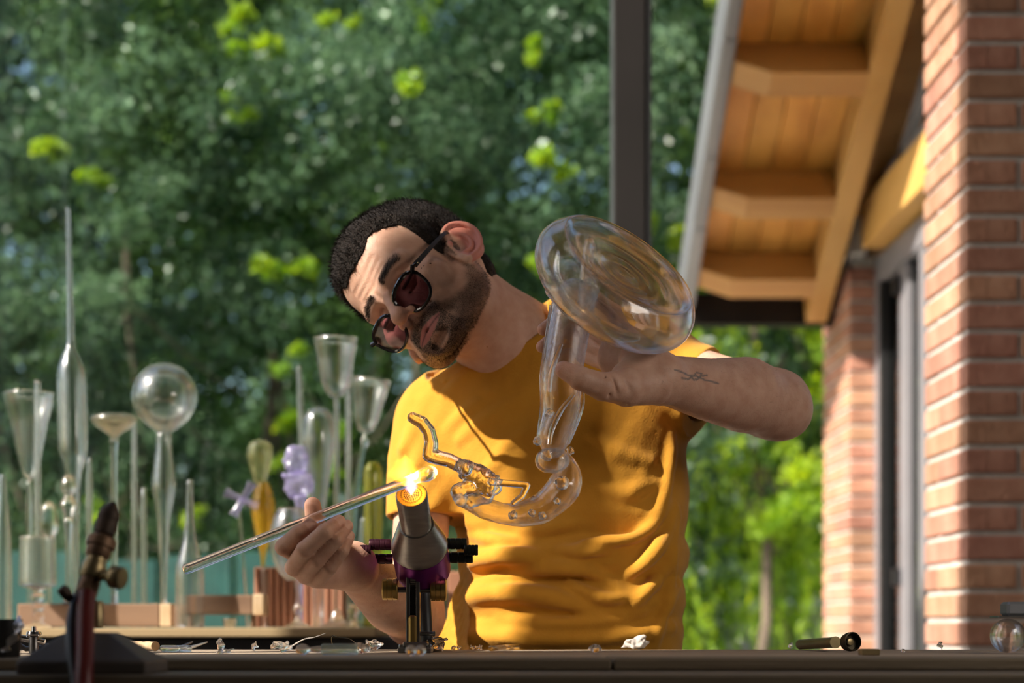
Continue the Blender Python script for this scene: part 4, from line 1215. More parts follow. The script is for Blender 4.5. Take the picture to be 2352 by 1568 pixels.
# openings: neck, sleeves
CO0 = W(1166, 752, 2.455); CON = np.array([-0.54, -0.13, 0.80]); CON /= np.linalg.norm(CON)
def collar(X, Y, Z, Fv):
    h = (X - CO0[0]) * CON[0] + (Y - CO0[1]) * CON[1] + (Z - CO0[2]) * CON[2]
    px, py, pz = X - CO0[0] - h * CON[0], Y - CO0[1] - h * CON[1], Z - CO0[2] - h * CON[2]
    r = np.sqrt(px ** 2 + py ** 2 + pz ** 2)
    Fv = Fv - np.where((r < 0.12) & (h > -0.0145), 0.0016, 0.0)
    Fv = np.where(r < 0.135, np.maximum(Fv, h), Fv)
    return np.maximum(Fv, -np.maximum(r - 0.066, -(h + 0.03)))
TS.put(collar, (0, 0, 0), (0, 0, 0), 'i', 0)
def cut(pt, nrm, inner, r_in):
    pt = np.array(pt); nrm = np.array(nrm, float); nrm /= np.linalg.norm(nrm)
    def fn(X, Y, Z, Fv):
        h = (X - pt[0]) * nrm[0] + (Y - pt[1]) * nrm[1] + (Z - pt[2]) * nrm[2]
        px, py, pz = X - pt[0] - h * nrm[0], Y - pt[1] - h * nrm[1], Z - pt[2] - h * nrm[2]
        r = np.sqrt(px ** 2 + py ** 2 + pz ** 2)
        near = np.maximum(r - 0.072, -0.14 - h)           # only around this sleeve
        Fv = np.where(near < 0, np.maximum(Fv, h), Fv)
        hole = np.maximum(r - r_in, np.abs(h) - 0.035)
        return np.maximum(Fv, -hole)
    TS.put(fn, (0, 0, 0), (0, 0, 0), 'i', 0)
cut(W(967, 1190, 2.472), (-0.02, -0.14, -1.0), None, 0.0440)
cut(W(1618, 888, 2.438), (0.80, -0.45, -0.28), None, 0.0495)
HT = 0.0026
tv, tq = TS.bake(HT)
tv, tq = biggest(tv, tq)
tv = relax(tv, tq, 2, 0.45)
shirt = mobj('tshirt', np_mesh('tshirt', tv, tq), M_SHIRT, person)

# ---- trousers, shoes and the stool hidden behind the bench
TR = SDF()
hip = W(1280, 1440, 2.56); hip[2] = 0.60
TR.ell(hip, (0.17, 0.13, 0.11), 0.04)
for s in (-1, 1):
    a = hip + np.array([s * 0.09, -0.03, -0.03]); kn = np.array([hip[0] + s * 0.14, 2.12, 0.52]); an = np.array([hip[0] + s * 0.15, 2.20, 0.09])
    TR.chain([a, kn, an], [0.085, 0.062, 0.045], 0.03)
def trim_top(X, Y, Z, Fv): return np.maximum(Fv, Z - 0.73)
TR.put(trim_top, (0, 0, 0), (0, 0, 0), 'i', 0)
v, q = TR.bake(0.008)
mobj('trousers', np_mesh('trousers', v, q), M_JEANS, person)
for s in (-1, 1):
    sx = hip[0] + s * 0.15
    sh = SDF().ell((sx, 2.12, 0.035), (0.045, 0.12, 0.05), 0.02).ell((sx, 2.19, 0.06), (0.042, 0.05, 0.05), 0.02)
    sh.put(lambda X, Y, Z, Fv: np.maximum(Fv, -Z), (0, 0, 0), (0, 0, 0), 'i', 0)
    v, q = sh.bake(0.008)
    mobj('shoe', np_mesh('shoe', v, q), M_BLACK, person)
stool = empty('work_stool', (hip[0], hip[1], 0), 'dark round stool under the seated man', 'stool')
MB().lathe([(0.0, 0.445), (0.15, 0.445), (0.16, 0.452), (0.16, 0.475), (0.15, 0.482), (0, 0.482)], (hip[0], hip[1], 0), n=32).build('seat', M_BLACK, stool, True)
for k in range(4):
    th = math.pi / 4 + k * math.pi / 2
    MB().tube([(hip[0] + .10 * math.cos(th), hip[1] + .10 * math.sin(th), 0.444), (hip[0] + .18 * math.cos(th), hip[1] + .18 * math.sin(th), 0.0)], 0.013, 8).build('leg', M_BENCH_DK, stool, True)
# ================================================================== spectacles
M_TORT = pm('tortoiseshell', (0.020, 0.012, 0.008), (0.006, 0.005, 0.005), rough=0.15, scale=90, coat=0.5, contrast=(0.45, 0.75))
M_AMBER = pm('amber_tortoise', (0.30, 0.14, 0.02), rough=0.15)
M_TEMPLE = pm('dark_temple', (0.035, 0.033, 0.032), rough=0.25)
M_LENS = pane_mat('rose_lens', (0.52, 0.37, 0.43), 1.5)
M_RIVET = pm('brass_rivet', (0.75, 0.55, 0.22), rough=0.25, metal=1.0)
specs = empty('eyeglasses', HP(0, 0.11, -0.015), 'dark tortoiseshell glasses with rose lenses, slid down the nose', 'glasses')
G_T = math.radians(16)
def GP(s, x, y, bow=1.0):
    """point in the lens plane of side s: x outwards from the lens centre, y up"""
    c = (s * 0.0325, 0.1100, -0.0440)
    f = y * math.sin(G_T) - abs(x + 0.0320) ** 2 * 2.6 * bow + 0.002
    return HP(c[0] + s * x, c[1] + f, c[2] + y * math.cos(G_T))
def lens_outline(n=40, k=1.0):
    out = []
    for i in range(n):
        t = 2 * math.pi * i / n
        cx, sx = math.cos(t), math.sin(t)
        x = 0.0235 * math.copysign(abs(cx) ** 0.80, cx); y = 0.0212 * math.copysign(abs(sx) ** 0.78, sx)
        y += 0.0016 * (x / 0.024) * (1 if y > 0 else -0.3); x *= (1 + 0.14 * y / 0.02)
        out.append((x * k, y * k))
    return out
frame_parts = []
for s in (-1, 1):
    pts = [GP(s, x, y) for x, y in lens_outline(40, 1.04)]
    pts = pts + [pts[0], pts[1]]
    MB().tube(pts, [0.0023 + 0.0008 * max(0, math.sin(2 * math.pi * i / 40)) for i in range(len(pts))], 8, cap=False).build('rim', M_TORT, specs, True)
    V = [GP(s, 0, 0)] + [GP(s, x, y) for x, y in lens_outline(40, 1.0)]
    Vb = [v - H_F * 0.0016 for v in V]
    n = 40
    Fs = [(0, 1 + i, 1 + (i + 1) % n) for i in range(n)] + [(41, 42 + (i + 1) % n, 42 + i) for i in range(n)]
    Fs += [(1 + i, 42 + i, 42 + (i + 1) % n, 1 + (i + 1) % n) for i in range(n)]
    MB().add(V + Vb, Fs).build('lens', M_LENS, specs, True)
    # end piece, rivet and temple
    e0 = GP(s, 0.0215, 0.0140); e1 = GP(s, 0.0295, 0.0185); e2 = e1 - H_F * 0.006 + s * H_L * 0.001
    MB().tube([e0, e1, e2], [0.0028, 0.0036, 0.0030], 8).build('end_piece', M_TORT, specs, True)
    MB().lathe([(0.0, 0.0024), (0.0011, 0.0024), (0.0013, 0.0015), (0.0013, 0)], tuple(e1), tuple(H_F), 10).build('rivet', M_RIVET, specs, True)
    MB().lathe([(0.0, 0.0030), (0.0013, 0.0030), (0.0015, 0.0022), (0.0015, 0)], tuple(e2 - H_F * 0.006), tuple(s * H_L), 10).build('rivet', M_RIVET, specs, True)
    ear_top = HP(s * 0.0790, 0.006, -0.002); ear_back = HP(s * 0.078, -0.030, -0.014)
    q = smooth_curve([e2, (e2 * .5 + ear_top * .5) + s * H_L * 0.002, ear_top, HP(s * 0.0785, -0.014, 0.000), ear_back], 5)
    mb = MB()
    for a, b in zip(q[:-1], q[1:]): pass
    # flat temple bar: sweep a rectangle (tall in u)
    V = []; Fs = []
    for i, p in enumerate(q):
        hgt = 0.0036 - 0.0010 * min(1, i / 8); wd_ = 0.0013
        for (a, b) in ((-1, -1), (1, -1), (1, 1), (-1, 1)):
            V.append(p + s * H_L * a * wd_ + H_U * b * hgt)
    for i in range(len(q) - 1):
        for k in range(4):
            Fs.append((i * 4 + k, i * 4 + (k + 1) % 4, i * 4 + 4 + (k + 1) % 4, i * 4 + 4 + k))
    Fs += [(3, 2, 1, 0), tuple(len(V) - 4 + k for k in range(4))]
    MB().add(V, Fs).build('temple', M_TEMPLE, specs)
br = smooth_curve([GP(-1, -0.0235, 0.005), GP(-1, -0.0295, 0.0090), GP(1, -0.0295, 0.0090), GP(1, -0.0235, 0.005)], 5)
MB().tube(br, 0.0026, 8).build('bridge', M_TORT, specs, True)
# ================================================================== the blown glass piece in his hand
M_GLASS = glass_mat('clear_glass', (0.995, 0.995, 0.99), rough=0.012, clear=0.38, sheen=0.02)
M_GLASS_W = glass_mat('wavy_clear_glass', (0.995, 0.995, 0.99), rough=0.012, sheen=0.03, clear=0.32, wob=0.35, wob_scale=70)
M_GLASS_S = glass_mat('solid_clear_glass', (1.0, 0.995, 0.985), rough=0.012, clear=0.12, wob=0.15, wob_scale=90)
SD = 2.105
sculpt = empty('blown_glass_sculpture', W(1300, 900, SD), 'large clear blown glass sculpture with a hollow disc on top, held in one hand', 'glass sculpture')
def shell_lathe(prof, t, org, axis, n=72):
    """closed hollow form: outer profile and an inner one offset by t"""
    P = np.array(prof, float)
    T = np.gradient(P, axis=0); N = np.stack([T[:, 1], -T[:, 0]], 1); N /= np.maximum(np.linalg.norm(N, axis=1), 1e-9)[:, None]
    I = P - N * t
    I[:, 0] = np.maximum(I[:, 0], 0)
    if prof[0][0] < 1e-6: I[0] = (0, P[0, 1] + t)
    if prof[-1][0] < 1e-6: I[-1] = (0, P[-1, 1] - t)
    return P, I
ax_d = np.array([0.50, -0.55, 0.67]); ax_d /= np.linalg.norm(ax_d)
DC = W(1412, 655, 2.085)
prof = smooth_curve([(0.000, -0.046), (0.016, -0.046), (0.050, -0.044), (0.082, -0.034), (0.101, -0.018), (0.1080, 0.000), (0.1045, 0.016), (0.0965, 0.027), (0.0905, 0.0325), (0.0865, 0.031), (0.080, 0.026), (0.066, 0.0218), (0.055, 0.0220), (0.044, 0.0196), (0.034, 0.0202), (0.024, 0.0178), (0.014, 0.0184), (0.000, 0.0167)], 4)
prof = [(max(0.0, float(p[0])), float(p[1])) for p in prof]; prof[0] = (0, prof[0][1]); prof[-1] = (0, prof[-1][1])
Po, Pi = shell_lathe(prof, 0.0024, DC, ax_d)
mb = MB().lathe([tuple(p) for p in Po], tuple(DC), tuple(ax_d), 80, cap=False)
mb.lathe([tuple(p) for p in Pi[::-1]], tuple(DC), tuple(ax_d), 80, cap=False)
mb.build('hollow_disc', M_GLASS, sculpt, True, autosmooth=False)
# neck pressed into the disc
nk = SDF()
nk.chain([W(1352, 560, 2.10), W(1346, 620, 2.10), W(1352, 670, 2.095), W(1342, 705, 2.10)], [0.006, 0.007, 0.013, 0.009], 0.01)
nk.chain([W(1262, 668, 2.10), W(1310, 712, 2.09), W(1366, 748, 2.08), W(1420, 772, 2.075), W(1462, 776, 2.075)], [0.006, 0.010, 0.011, 0.010, 0.005], 0.01)
v, q = nk.bake(0.0018); v = relax(v, q, 1)
mobj('inner_neck', np_mesh('inner_neck', v, q), M_GLASS_W, sculpt)
# the hollow limb hanging from it
def hollow(name, pts, rs, t, h, mat, k=0.012, extra=None):
    A = SDF()
    A.chain(pts, rs, k)
    if extra: extra(A)
    def wav(X, Y, Z, Fv): return Fv + vnoise(X * 60, Y * 60, Z * 45, 9) * 0.0012
    A.put(wav, (0, 0, 0), (0, 0, 0), 'i', 0)
    v, q = A.bake(h); v = relax(v, q, 2, 0.4)
    # inner wall
    B = SDF(); B.chain(pts, [max(0.001, r - t) for r in rs], k)
    v2, q2 = B.bake(h * 1.3); v2 = relax(v2, q2, 2, 0.4)
    o = mobj(name, np_mesh(name, v, q), mat, sculpt)
    mobj('inner_wall', np_mesh('inner_wall', v2, np.ascontiguousarray(q2[:, ::-1])), mat, o)
    return o
px = lambda n: n * SD / F_PX
limb = smooth_curve([W(1318, 690, 2.115), W(1302, 780, 2.11), W(1290, 873, 2.106), W(1290, 943, 2.108), W(1272, 999, 2.11), W(1272, 1030, 2.112)], 3)
hollow('hollow_limb', limb, list(np.interp(np.linspace(0, 5, len(limb)), range(6), [px(n) for n in (50, 50, 47, 43, 40, 22)])), 0.0030, 0.0016, M_GLASS_W)
hollow('hollow_ball', [W(1258, 1056, 2.108), W(1278, 1057, 2.108)], [px(29), px(29)], 0.0028, 0.0015, M_GLASS_W)
tail = smooth_curve([W(1302, 1066, 2.114), W(1306, 1090, 2.114), W(1296, 1118, 2.112), W(1270, 1148, 2.108), W(1238, 1170, 2.105), W(1176, 1182, 2.102), W(1112, 1166, 2.10), W(1066, 1146, 2.098)], 3)
tr = np.interp(np.linspace(0, 7, len(tail)), range(8), [px(n) for n in (20, 29, 39, 37, 34, 26, 27, 19)])
hollow('hollow_tail', tail, list(tr), 0.0028, 0.0015, M_GLASS_W)
# solid twisted figure with one raised arm and one bent arm
fg = SDF()
fg.chain([W(1062, 1150, 2.09), W(1052, 1128, 2.085), W(1080, 1116, 2.08), W(1122, 1120, 2.085), W(1118, 1142, 2.09), W(1080, 1152, 2.09)], [px(n) for n in (16, 17, 18, 17, 15, 15)], 0.006)
fg.chain([W(1134, 1116, 2.085), W(1110, 1100, 2.082), W(1086, 1086, 2.08), W(1062, 1072, 2.08)], [px(n) for n in (20, 25, 23, 16)], 0.006)
for i in range(7):     # rings of melted glass round the trunk
    t = i / 6; c = W(1132, 1114, 2.083) * (1 - t) + W(1070, 1078, 2.08) * t; ro = px(22 - 4 * t)
    d_ = np.array([0.62, 0, -0.36]); d_ /= np.linalg.norm(d_); e_ = np.array([0, 1.0, 0]); g_ = np.cross(d_, e_)
    ring = [c + ro * (math.cos(a) * e_ + math.sin(a) * g_) + d_ * 0.0015 * math.sin(2 * a) for a in np.linspace(0, 2 * math.pi, 13)]
    fg.chain(ring, [0.0026] * 13, 0.003)
fg.put(lambda X, Y, Z, Fv: Fv + vnoise(X * 150, Y * 150, Z * 150, 12) * 0.0016, (0, 0, 0), (0, 0, 0), 'i', 0)
v, q = fg.bake(0.0012); v, q = biggest(v, q); v = relax(v, q, 1)
mobj('twisted_figure', np_mesh('twisted_figure', v, q), M_GLASS_S, sculpt)
ra = SDF().chain([W(1070, 1076, 2.078), W(1030, 1056, 2.075), W(1004, 1050, 2.075), W(988, 1044, 2.075), W(991, 1018, 2.075), W(985, 990, 2.075), W(970, 970, 2.075), W(948, 959, 2.075)], [px(n) for n in (16, 16, 17, 18, 16, 15, 14.5, 12.5)], 0.005)
v, q = ra.bake(0.0011); v = relax(v, q, 1)
mobj('raised_arm', np_mesh('raised_arm', v, q), M_GLASS_S, sculpt)
ba = SDF().chain([W(1128, 1106, 2.072), W(1170, 1110, 2.068), W(1211, 1114, 2.066), W(1200, 1138, 2.068), W(1178, 1155, 2.075)], [px(n) for n in (8.5, 8, 7.5, 7, 6)], 0.002)
v, q = ba.bake(0.0010); v = relax(v, q, 1)
mobj('bent_arm', np_mesh('bent_arm', v, q), M_GLASS_S, sculpt)
def lump(name, c, r, seed, mat=None, parent=sculpt, h=None, sq=(1, 1, 1), amp=0.35, fr=2.2):
    c = np.array(c, float)
    L = SDF().ell(c, np.array(sq) * r, 0.002)
    L.put(lambda X, Y, Z, Fv: Fv + amp * r * vnoise((X - c[0]) / r * fr + seed, (Y - c[1]) / r * fr, (Z - c[2]) / r * fr, seed), (0, 0, 0), (0, 0, 0), 'i', 0)
    v, q = L.bake(h or r / 7, 16); v, q = biggest(v, q); v = relax(v, q, 1)
    return mobj(name, np_mesh(name, v, q), mat or M_GLASS_S, parent)
for i, (x, y, d, r) in enumerate(((1262, 948, 2.086, 10), (1234, 1012, 2.104, 10), (1310, 1036, 2.108, 9), (1256, 1046, 2.094, 13), (1290, 1108, 2.092, 15), (1178, 1182, 2.090, 10), (1222, 1178, 2.088, 9), (1246, 1184, 2.09, 9), (1280, 1150, 2.09, 8))):
    lump('fused_knob', W(x, y, d), px(r), i + 1)
# ridge lines fused along the limb
for pts in ([(1266, 700), (1256, 780), (1246, 860), (1246, 930), (1238, 985)], [(1338, 892), (1336, 930), (1322, 975), (1304, 1020)], [(1318, 905), (1290, 940), (1268, 985), (1262, 1020)], [(1290, 790), (1268, 850), (1262, 900)]):
    d_ = 2.088 if pts[0][0] not in (1266, 1338) else 2.104
    c = smooth_curve([W(x, y, d_) for x, y in pts], 5)
    MB().tube(c, [0.0028 * (0.5 + 0.5 * math.sin(math.pi * (i + .5) / len(c))) + .0006 for i in range(len(c))], 8).build('ridge', M_GLASS_S, sculpt, True)
# ================================================================== rod, flame and bench burner
M_SS = pm('brushed_steel', (0.40, 0.385, 0.365), (0.32, 0.31, 0.29), rough=0.30, metal=1.0, scale=40, stretch=(1, 1, 6))
M_SS_DK = pm('dark_steel', (0.20, 0.19, 0.18), (0.14, 0.13, 0.125), rough=0.35, metal=1.0, scale=30)
M_BRASS = pm('brass', (0.62, 0.44, 0.16), (0.50, 0.34, 0.10), rough=0.3, metal=1.0, scale=40)
M_FACE = pm('orange_brass_face', (0.80, 0.42, 0.05), (0.66, 0.32, 0.03), rough=0.35, metal=0.6, scale=60)  # plain orange brass colour
M_PURPLE = pm('purple_anodised', (0.26, 0.03, 0.30), (0.20, 0.02, 0.23), rough=0.3, metal=0.8, scale=20)
M_MAROON = pm('maroon_knob', (0.055, 0.012, 0.022), (0.035, 0.008, 0.014), rough=0.4, metal=0.6, scale=20)
M_GREENK = pm('dark_green_knob', (0.018, 0.022, 0.016), (0.012, 0.015, 0.011), rough=0.4, metal=0.6, scale=20)
M_RUBBER = pm('black_rubber', (0.016, 0.015, 0.015), rough=0.5, scale=30)
burner = empty('bench_burner', W(952, 1500, 2.07), 'steel and purple bench burner on a bracket beneath the flame', 'burner')
B_AX = np.array([-0.06, -0.83, 0.55]); B_AX /= np.linalg.norm(B_AX)
FC = W(945, 1137, 1.990)
rad = 0.0184
MB().lathe([(rad - 0.0012, 0.001), (rad, -0.0005), (rad, -0.054), (rad + 0.001, -0.056), (rad + 0.001, -0.059), (rad - 0.002, -0.060)], tuple(FC), tuple(B_AX), 48).build('nozzle', M_SS, burner, True)
face = MB().lathe([(0, 0.0016), (rad - 0.0016, 0.0016), (rad - 0.0013, 0.0011), (rad - 0.0013, 0.0005)], tuple(FC), tuple(B_AX), 40).build('face_plate', M_FACE, burner, True)
bm_ = axis_matrix(tuple(FC), tuple(B_AX))
hole_me = None
for rr_, n_ in ((0.0022, 5), (0.0042, 10), (0.0062, 16), (0.0082, 20)):
    for k in range(n_):
        t = 2 * math.pi * k / n_
        p = bm_ @ Vector((rr_ * math.cos(t), rr_ * math.sin(t), 0.0017))
        if hole_me is None:
            mbh = MB().lathe([(0.0, 0.0001), (0.00055, 0.0001), (0.0008, 0.0003), (0.0009, -0.0002)], (0, 0, 0), tuple(B_AX), 8, cap=False)
            hole_me = np_mesh('gas_port', mbh.V, mbh.F); hole_me.materials.append(M_RUBBER)
        o = bpy.data.objects.new('gas_port', hole_me); o.location = p; link(o, face)
zz = [bm_ @ Vector(((0.0118 + 0.0009 * math.sin(26 * t)) * math.cos(t), (0.0118 + 0.0009 * math.sin(26 * t)) * math.sin(t), 0.0019)) for t in np.linspace(0, 2 * math.pi, 209)]
MB().tube(zz, 0.00022, 5, cap=False).build('star_ring', M_RUBBER, face, True)
MB().lathe([(rad - 0.002, -0.0545), (rad + 0.0024, -0.0555), (0.0325, -0.092), (0.0338, -0.096), (0.0338, -0.100), (0.030, -0.1005)], tuple(FC), tuple(B_AX), 48).build('cone', M_SS, burner, True)
MB().lathe([(0.031, -0.1008), (0.0335, -0.1015), (0.0335, -0.146), (0.030, -0.150), (0.012, -0.152), (0, -0.152)], tuple(FC), tuple(B_AX), 48).build('body', M_PURPLE, burner, True)
# valve knobs on both sides
def knob(name, a, b, r, mat, grooves=3):
    a = np.array(a); b = np.array(b); L = float(np.linalg.norm(b - a)); p = [(0, 0), (r * .92, 0), (r, L * .06)]
    for g in range(grooves):
        t = (g + 1) / (grooves + 1) * L
        p += [(r, t - L * .03), (r * .93, t - L * .015), (r * .93, t + L * .015), (r, t + L * .03)]
    p += [(r, L * .94), (r * .92, L), (0, L)]
    return MB().lathe(p, tuple(a), tuple(b - a), 24).build(name, mat, burner, True)
kd = 2.125
for (x0_, x1_, y_, r_, m_) in ((898, 848, 1250, 13, M_MAROON), (902, 838, 1283, 12, M_MAROON), (852, 825, 1263, 12.5, M_MAROON), (1020, 1072, 1248, 13, M_GREENK), (1018, 1086, 1280, 13, M_GREENK), (1066, 1098, 1263, 12.5, M_GREENK)):
    dk = kd - 0.004 if y_ in (1250, 1248) else (kd - 0.012 if y_ == 1263 else kd + 0.004)
    knob('valve_knob', W(x0_, y_, dk), W(x1_, y_, dk), M_PX(r_, dk), m_)
# bracket: two side plates, toothed quadrant, brass screws, lever
def plate(x0_, x1_, ya, yb, d0, d1, name, mat):
    a, b = W(x0_, yb, (d0 + d1) / 2), W(x1_, ya, (d0 + d1) / 2)
    return MB().box((a[0], d0, a[2]), (b[0], d1, b[2]), bev=0.0008).build(name, mat, burner)
plate(934, 943, 1292, 1480, 2.075, 2.105, 'side_plate', M_SS_DK)
plate(956, 965, 1288, 1480, 2.075, 2.105, 'side_plate', M_SS_DK)
plate(943.5, 955.5, 1345, 1480, 2.082, 2.104, 'inner_post', M_RUBBER)
MB().lathe([(0, -0.0035), (0.019, -0.0035), (0.02, -0.0028), (0.02, 0.0028), (0.019, 0.0035), (0, 0.0035)], tuple(W(950, 1318, 2.092)), (1, 0, 0), 36).build('quadrant', M_SS_DK, burner, True)
for k in range(14):
    t = math.pi * (0.75 + 0.6 * k / 13)
    c = W(950, 1318, 2.092) + 0.0203 * np.array([0, math.cos(t), math.sin(t)])
    MB().box((-0.003, -0.0008, -0.0008), (0.003, 0.0008, 0.0008), Matrix.Translation(tuple(c)) @ Matrix.Rotation(t, 4, 'X')).build('tooth', M_SS_DK, burner)
MB().box((-0.0042, -0.002, -0.014), (0.0042, 0.002, 0.018), Matrix.Translation(tuple(W(952, 1276, 2.066))) @ Matrix.Rotation(0.35, 4, 'X'), bev=0.0012).build('tilt_arm', M_SS, burner)
MB().lathe([(0.0035, 0), (0.0035, 0.074)], tuple(W(880, 1354, 2.092)), (1, 0, 0), 16).build('screw_shaft', M_SS_DK, burner, True)
knob('thumb_screw', W(914, 1353, 2.092), W(878, 1353, 2.092), M_PX(25, 2.092), M_BRASS, 2)
knob('thumb_screw', W(989, 1354, 2.092), W(1025, 1354, 2.092), M_PX(26, 2.092), M_BRASS, 2)
MB().lathe([(0.0, -0.004), (0.005, -0.004), (0.0056, -0.003), (0.0056, 0.009), (0.005, 0.010), (0, 0.010)], tuple(W(968, 1318, 2.088)), (1, 0, 0), 16).build('pivot_bolt', M_SS, burner, True)
MB().box((-0.005, -0.003, -0.018), (0.005, 0.003, 0.018), Matrix.Translation(tuple(W(948, 1447, 2.072))), bev=0.0025).build('clamp_tab', M_BRASS, burner)
MB().lathe([(0.0025, 0), (0.0025, 0.017), (0.003, 0.018), (0.003, 0.020)], tuple(W(962, 1455, 2.085)), (1, 0, 0), 12).build('set_screw', M_SS, burner, True)
# gas hoses down the back
MB().tube(smooth_curve([FC - B_AX * 0.145 + np.array([0.006, 0, 0]), W(974, 1345, 2.16), W(977, 1420, 2.15), W(982, 1478, 2.15), W(1000, 1496, 2.20)], 6), 0.0082, 12).build('hose', M_RUBBER, burner, True)
bz = TZ
def lo_hi(xa, xb, da, db, za, zb): return (W(xa, 0, 2.07)[0], da, za), (W(xb, 0, 2.07)[0], db, zb)
MB().box(*lo_hi(926, 982, 2.06, 2.12, bz + 0.0062, bz + 0.0125), bev=0.001).build('clamp_block', M_SS, burner)
MB().box(*lo_hi(915, 992, 2.05, 2.13, bz, bz + 0.006), bev=0.001).build('base_plate', M_SS, burner)
for x_ in (922, 985):
    MB().lathe([(0, 0.0035), (0.003, 0.0035), (0.0036, 0.0025), (0.0036, 0)], (W(x_, 0, 2.06)[0], 2.062, bz + 0.006), (0, 0, 1), 6).build('base_bolt', M_SS, burner)

# ---- the glass rod, glowing at its tip
def rod_mat():
    m, nt, p, out = new_mat('hot_tipped_glass'); nt.nodes.remove(p); L = nt.links.new
    g = nt.nodes.new('ShaderNodeBsdfGlass'); g.inputs['IOR'].default_value = 1.47
    tr = nt.nodes.new('ShaderNodeBsdfTransparent'); mx0 = nt.nodes.new('ShaderNodeMixShader'); mx0.inputs[0].default_value = 0.10
    L(g.outputs[0], mx0.inputs[1]); L(tr.outputs[0], mx0.inputs[2])
    e = nt.nodes.new('ShaderNodeEmission'); e.inputs['Strength'].default_value = 0.6
    at = nt.nodes.new('ShaderNodeAttribute'); at.attribute_name = 'heat'
    nz = nt.nodes.new('ShaderNodeTexNoise'); nz.inputs['Scale'].default_value = 120
    rp = nt.nodes.new('ShaderNodeValToRGB')
    rp.color_ramp.elements[0].color = (1.0, 0.24, 0.01, 1); rp.color_ramp.elements[1].color = (1.0, 0.66, 0.30, 1)
    L(at.outputs['Fac'], rp.inputs[0]); L(rp.outputs[0], e.inputs['Color'])
    ml = nt.nodes.new('ShaderNodeMath'); ml.operation = 'MULTIPLY'; mr = nt.nodes.new('ShaderNodeMapRange')
    mr.inputs['To Min'].default_value = 0.55; mr.inputs['To Max'].default_value = 1.0
    L(nz.outputs['Fac'], mr.inputs['Value']); L(mr.outputs[0], ml.inputs[0]); L(at.outputs['Fac'], ml.inputs[1])
    mx = nt.nodes.new('ShaderNodeMixShader'); L(ml.outputs[0], mx.inputs[0]); L(mx0.outputs[0], mx.inputs[1]); L(e.outputs[0], mx.inputs[2]); L(mx.outputs[0], out.inputs[0])
    return m
RA, RB = W(424, 1308, 2.045), W(955, 1098, 1.975)
rr0 = 0.0062
rdir = (RB - RA) / np.linalg.norm(RB - RA)
rl_ = float(np.linalg.norm(RB - RA))
prof = [(0, 0.0), (rr0 - 0.001, 0.0), (rr0, 0.0012)] + [(rr0, t) for t in np.linspace(0.01, rl_, 60)]
prof += [(rr0 + 0.0006, rl_ + 0.004), (rr0 + 0.0022, rl_ + 0.009), (rr0 + 0.0028, rl_ + 0.015), (rr0 + 0.0018, rl_ + 0.021), (rr0 - 0.002, rl_ + 0.025), (0, rl_ + 0.0265)]
mb = MB().lathe(prof, tuple(RA), tuple(rdir), 32)
me = np_mesh('glass_rod', mb.V, mb.F)
co = np.array([v for v in mb.V]); tt = (co - RA) @ rdir
set_attr(me, 'heat', np.clip((tt - (rl_ - 0.028)) / 0.030, 0, 1) ** 1.3)
try: me.set_sharp_from_angle(angle=math.radians(45))
except Exception: pass
rod = mobj('glass_rod', me, rod_mat())
tag(rod, 'long thick clear glass rod held in one hand, its tip glowing orange', 'glass rod')
# cap of amber glow inside the cold end is only refraction of the shirt

# ---- flame: a small volume of burning gas
def flame_mat(name, stops, dens, noise_amt, height, wid):
    m, nt, p, out = new_mat(name); nt.nodes.remove(p); L = nt.links.new
    tc = nt.nodes.new('ShaderNodeTexCoord'); sx = nt.nodes.new('ShaderNodeSeparateXYZ'); L(tc.outputs['Object'], sx.inputs[0])
    def math_(op, a, b=None):
        n = nt.nodes.new('ShaderNodeMath'); n.operation = op
        for i, v in enumerate((a, b)):
            if v is None: continue
            if isinstance(v, (int, float)): n.inputs[i].default_value = v
            else: L(v, n.inputs[i])
        return n.outputs[0]
    nz = nt.nodes.new('ShaderNodeTexNoise'); nz.inputs['Scale'].default_value = 70; nz.inputs['Detail'].default_value = 3
    mp = nt.nodes.new('ShaderNodeMapping'); mp.inputs['Scale'].default_value = (1, 1, 0.35); L(tc.outputs['Object'], mp.inputs[0]); L(mp.outputs[0], nz.inputs['Vector'])
    r2 = math_('SQRT', math_('ADD', math_('POWER', sx.outputs['X'], 2.0), math_('POWER', sx.outputs['Y'], 2.0)))
    hz = math_('DIVIDE', sx.outputs['Z'], height)
    rr = math_('ADD', math_('DIVIDE', r2, wid), math_('MULTIPLY', math_('SUBTRACT', nz.outputs['Fac'], 0.5), noise_amt))
    # width profile swells then tapers with height
    prof_ = nt.nodes.new('ShaderNodeValToRGB'); prof_.color_ramp.interpolation = 'EASE'
    els = prof_.color_ramp.elements; els[0].position = 0.0; els[0].color = (0.25,) * 3 + (1,); els[1].position = 1.0; els[1].color = (0.02,) * 3 + (1,)
    a = els.new(0.35); a.color = (0.9,) * 3 + (1,); b = els.new(0.65); b.color = (0.5,) * 3 + (1,)
    L(hz, prof_.inputs[0])
    k = math_('SUBTRACT', 1.0, math_('DIVIDE', rr, prof_.outputs[0]))
    k = math_('MAXIMUM', k, 0.0)
    cr = nt.nodes.new('ShaderNodeValToRGB')
    cr.color_ramp.elements[0].color = (*stops[0], 1); cr.color_ramp.elements[1].color = (*stops[1], 1)
    L(k, cr.inputs[0])
    e = nt.nodes.new('ShaderNodeEmission'); L(cr.outputs[0], e.inputs['Color']); L(math_('MULTIPLY', math_('POWER', k, 1.3), dens), e.inputs['Strength'])
    L(e.outputs[0], out.inputs['Volume'])
    return m
FB = FC + B_AX * 0.002
flame = empty('burner_flame', FB, 'small bright flame of the burner licking the rod tip', 'flame')
